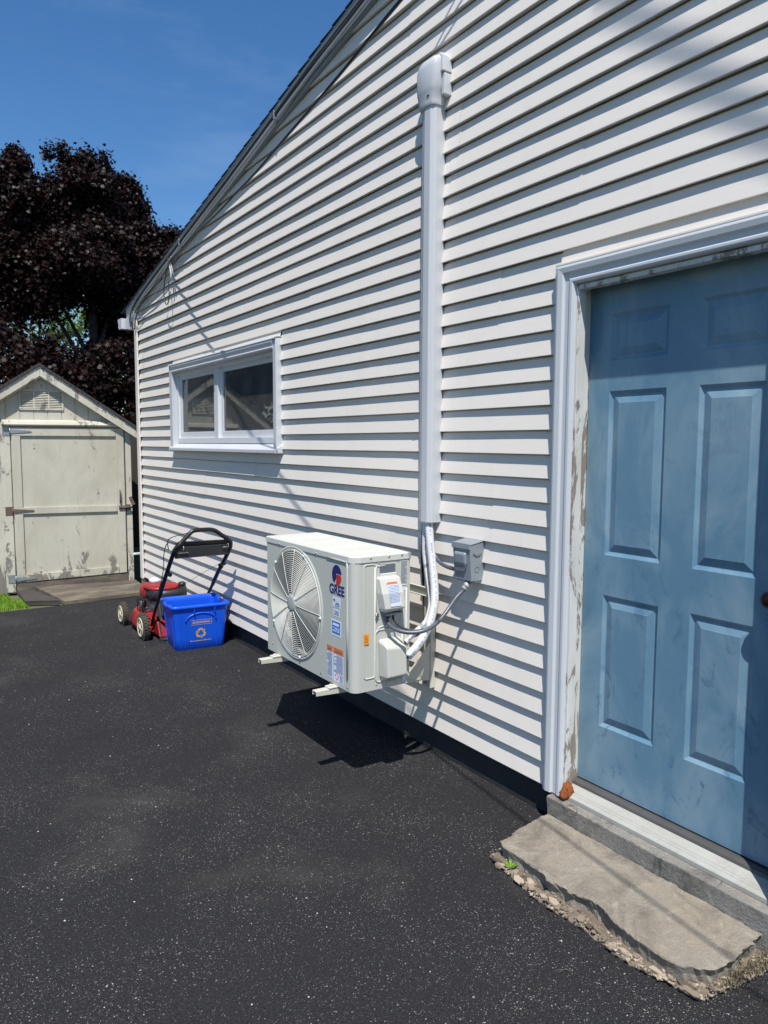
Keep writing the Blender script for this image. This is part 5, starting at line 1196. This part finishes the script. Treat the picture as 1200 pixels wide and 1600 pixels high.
cl_ = [(-.06, 15, 5.95, .75), (-.45, 15.3, 5.6, .9), (.22, 14.8, 5.6, .75), (.85, 15, 6.2, .72), (1.27, 15.2, 6.22, .72), (1.62, 15, 6.15, .65), (1.72, 15.1, 5.85, .65), (1.0, 14.6, 5.8, .9), (1.6, 14.8, 5.4, .85), (.22, 14.7, 5.1, .95), (2.25, 15, 5.0, .6), (2.3, 15, 5.42, .42), (2.72, 15.2, 5.55, .36), (2.9, 15.2, 5.25, .45), (2.62, 15.2, 5.32, .5),
       (.62, 15, 6.75, .28), (.80, 15, 6.80, .22), (1.15, 15, 6.86, .26), (1.35, 15.1, 6.82, .22), (1.95, 15, 6.55, .30), (2.0, 15, 6.2, .26), (2.0, 15, 5.85, .3), (-.25, 15, 6.62, .28), (-.02, 15, 6.55, .25), (.35, 15, 6.2, .3), (2.72, 15.1, 5.72, .28), (2.95, 15.1, 5.68, .24), (2.55, 15, 5.62, .25), (1.62, 15, 6.62, .25),
       (-.3, 15, 4.6, .9), (.95, 14.6, 5.0, .95), (1.8, 15, 4.8, .9), (2.4, 15.2, 4.7, .8), (1.85, 15.2, 4.0, .75), (2.3, 15.3, 3.8, .9), (1.35, 14.9, 4.45, .5), (.75, 14.9, 4.35, .42), (-1.0, 15, 5.9, 1.0), (-1.1, 15, 4.6, 1.1), (-1.9, 15.3, 5.4, 1.2), (-.5, 15, 3.85, .5), (.2, 15.3, 4.35, .5), (3.1, 15.6, 4.6, .9), (3.2, 15.8, 3.4, 1.0), (.7, 16.0, 5.6, .9), (1.5, 16.2, 5.2, 1.0), (-.6, 16.2, 5.0, 1.0), (1.25, 15.6, 3.7, .45), (.55, 16, 4.75, .5)]
crown(tr, cl_, 11000, .060, 'leafp', 3)
mb = MB(); T0 = Vector((1.12, 15.1, -.05))
mb.tube([T0, (1.10, 15.1, 1.5), (1.14, 15.05, 3.0), (1.10, 15.0, 4.4), (1.0, 15, 5.6), (1.1, 15, 6.4)], [.13, .03], 12, True, 2); obj('trunk', mb, 'bark', tr)
mb = MB()
for pth in ([(1.12, 15.05, 2.6), (.6, 15, 3.7), (-.1, 15, 4.8), (-.5, 15, 5.8)], [(1.12, 15.05, 2.9), (.85, 15, 3.6), (.35, 14.9, 4.6), (.2, 14.9, 5.6)], [(1.13, 15.0, 3.2), (1.5, 15, 4.2), (1.9, 15, 5.2), (1.9, 15, 6.1)], [(1.12, 15.0, 2.7), (1.8, 15.1, 3.6), (2.5, 15.2, 4.8)], [(1.12, 15.05, 2.3), (.2, 15, 3.45), (-.9, 15, 4.3), (-1.6, 15, 5.2)], [(1.1, 15, 3.9), (1.2, 14.9, 4.8), (1.3, 15, 6.0)], [(.35, 14.9, 4.6), (.0, 15, 4.4), (-.5, 15, 4.3)]):
    mb.tube(pth, [.05, .010], 8, True, 2)
obj('branches', mb, 'bark', tr)
low = [(2.4, 13.0, 2.3, .7), (1.9, 12.8, 2.75, .55), (2.7, 13.2, 3.0, .6), (-.5, 12.9, 2.5, .75), (.1, 12.8, 2.55, .7), (.75, 13.0, 2.5, .75), (1.3, 13.2, 2.4, .75), (.35, 13.6, 2.95, .6), (1.0, 13.5, 3.0, .6), (-.6, 13.4, 3.0, .6), (-1.4, 13.2, 2.6, .9), (1.9, 13.6, 2.9, .8), (2.5, 13.8, 2.4, .9), (-1.2, 13, 1.4, 1.0), (.0, 13, 1.3, 1.0), (1.1, 13, 1.3, 1.0), (2.1, 13.4, 1.3, 1.0), (3.2, 14, 2.6, 1.1), (3.2, 14, 1.2, 1.1)]
t2 = thing('purple_shrub', 'low dark purple leaved bushy tree right behind the shed roof', 'tree', (.3, 13.1, -.03))
crown(t2, low, 5000, .065, 'leafp', 5)
mb = MB()
for x in (-1.2, 0, 1.1, 2.2): mb.tube([(.3+.3*x, 13.2, -.05), (.3+.7*x, 13.2, .8), (x, 13.2, 2.4)], [.07, .015], 8, True, 2)
obj('trunk', mb, 'bark', t2)
t5 = thing('maple_tree', 'second dark purple maple standing further left, outside the picture and mirrored in the window', 'tree', (-4.6, 12.5, -.03))
crown(t5, [(-2.3, 14, 3.4, 1.0), (-2.3, 14, 4.8, 1.1), (-2.5, 14, 6.2, 1.1), (-3.0, 13.6, 7.4, 1.1), (-3.2, 13.4, 4.2, 1.0), (-2.2, 14.2, 7.4, 1.0), (-3.0, 13.2, 2.6, 1.0), (-4.0, 12.8, 8.4, 1.2), (-4.2, 12.6, 7.2, 1.2), (-5.6, 12.4, 7.0, 1.4), (-3.2, 13, 5.6, 1.0), (-4.6, 12.4, 4.9, 1.5), (-6.6, 12, 5.8, 1.6), (-3.4, 13.4, 6.3, 1.0), (-2.9, 13.8, 4.6, .8), (-4.6, 12.5, 4.2, 1.7), (-5.6, 12.3, 5.2, 1.6), (-3.6, 12.8, 5.4, 1.3), (-6.4, 12, 3.6, 1.7), (-4.8, 12.4, 6.2, 1.4), (-7.8, 11.5, 4.6, 1.8), (-3.7, 13, 3.4, 1.2), (-5.2, 12, 2.4, 1.4), (-7.2, 11.4, 2.4, 1.5)], 2600, .115, 'leafp', 31)
mb = MB(); mb.tube([(-4.9, 12.5, -.05), (-4.9, 12.5, 2.6), (-4.7, 12.5, 5.6)], [.2, .04], 10, True, 1); obj('trunk', mb, 'bark', t5)
t3 = thing('green_tree', 'sunlit yellow green tree glimpsed through the gap under the maple crown', 'tree', (2.6, 27, -.03))
crown(t3, [(1.6, 27, 5.3, .9), (2.6, 27, 5.5, .9), (3.6, 27, 5.9, .9), (4.3, 27.2, 5.5, 1.0), (2.2, 27, 4.3, 1.2), (3.6, 27, 4.2, 1.3), (.8, 27, 4.5, 1.0), (4.8, 27, 4.2, 1.3), (.0, 27, 3.6, 1.2)], 900, .12, 'leafg', 9, False, .8)
mb = MB(); mb.tube([(2.6, 27, -.05), (2.7, 27, 2.5), (2.6, 27, 5.4)], [.22, .04], 10, True, 1); obj('trunk', mb, 'bark', t3)
t4 = thing('background_tree', 'dark green tree mass far behind the maple trunk', 'tree', (1.0, 22, -.03))
crown(t4, [(-2, 22, 3.4, 1.5), (0, 22, 3.0, 1.5), (1.8, 22, 3.1, 1.5), (3.6, 22, 3.3, 1.5), (5.2, 22.2, 3.8, 1.6), (-1, 22, 1.5, 1.5), (1, 22, 1.5, 1.5), (3, 22, 1.5, 1.5), (5, 22, 1.6, 1.6), (-4, 22, 3, 1.9)], 420, .15, 'leafd', 12, False)
mb = MB(); mb.tube([(1, 22, -.05), (1.1, 22, 2.8)], [.2, .05], 10); obj('trunk', mb, 'bark', t4)
for o in ROOTS:
    if 'local' in o: del o['local']
bpy.context.view_layer.update()
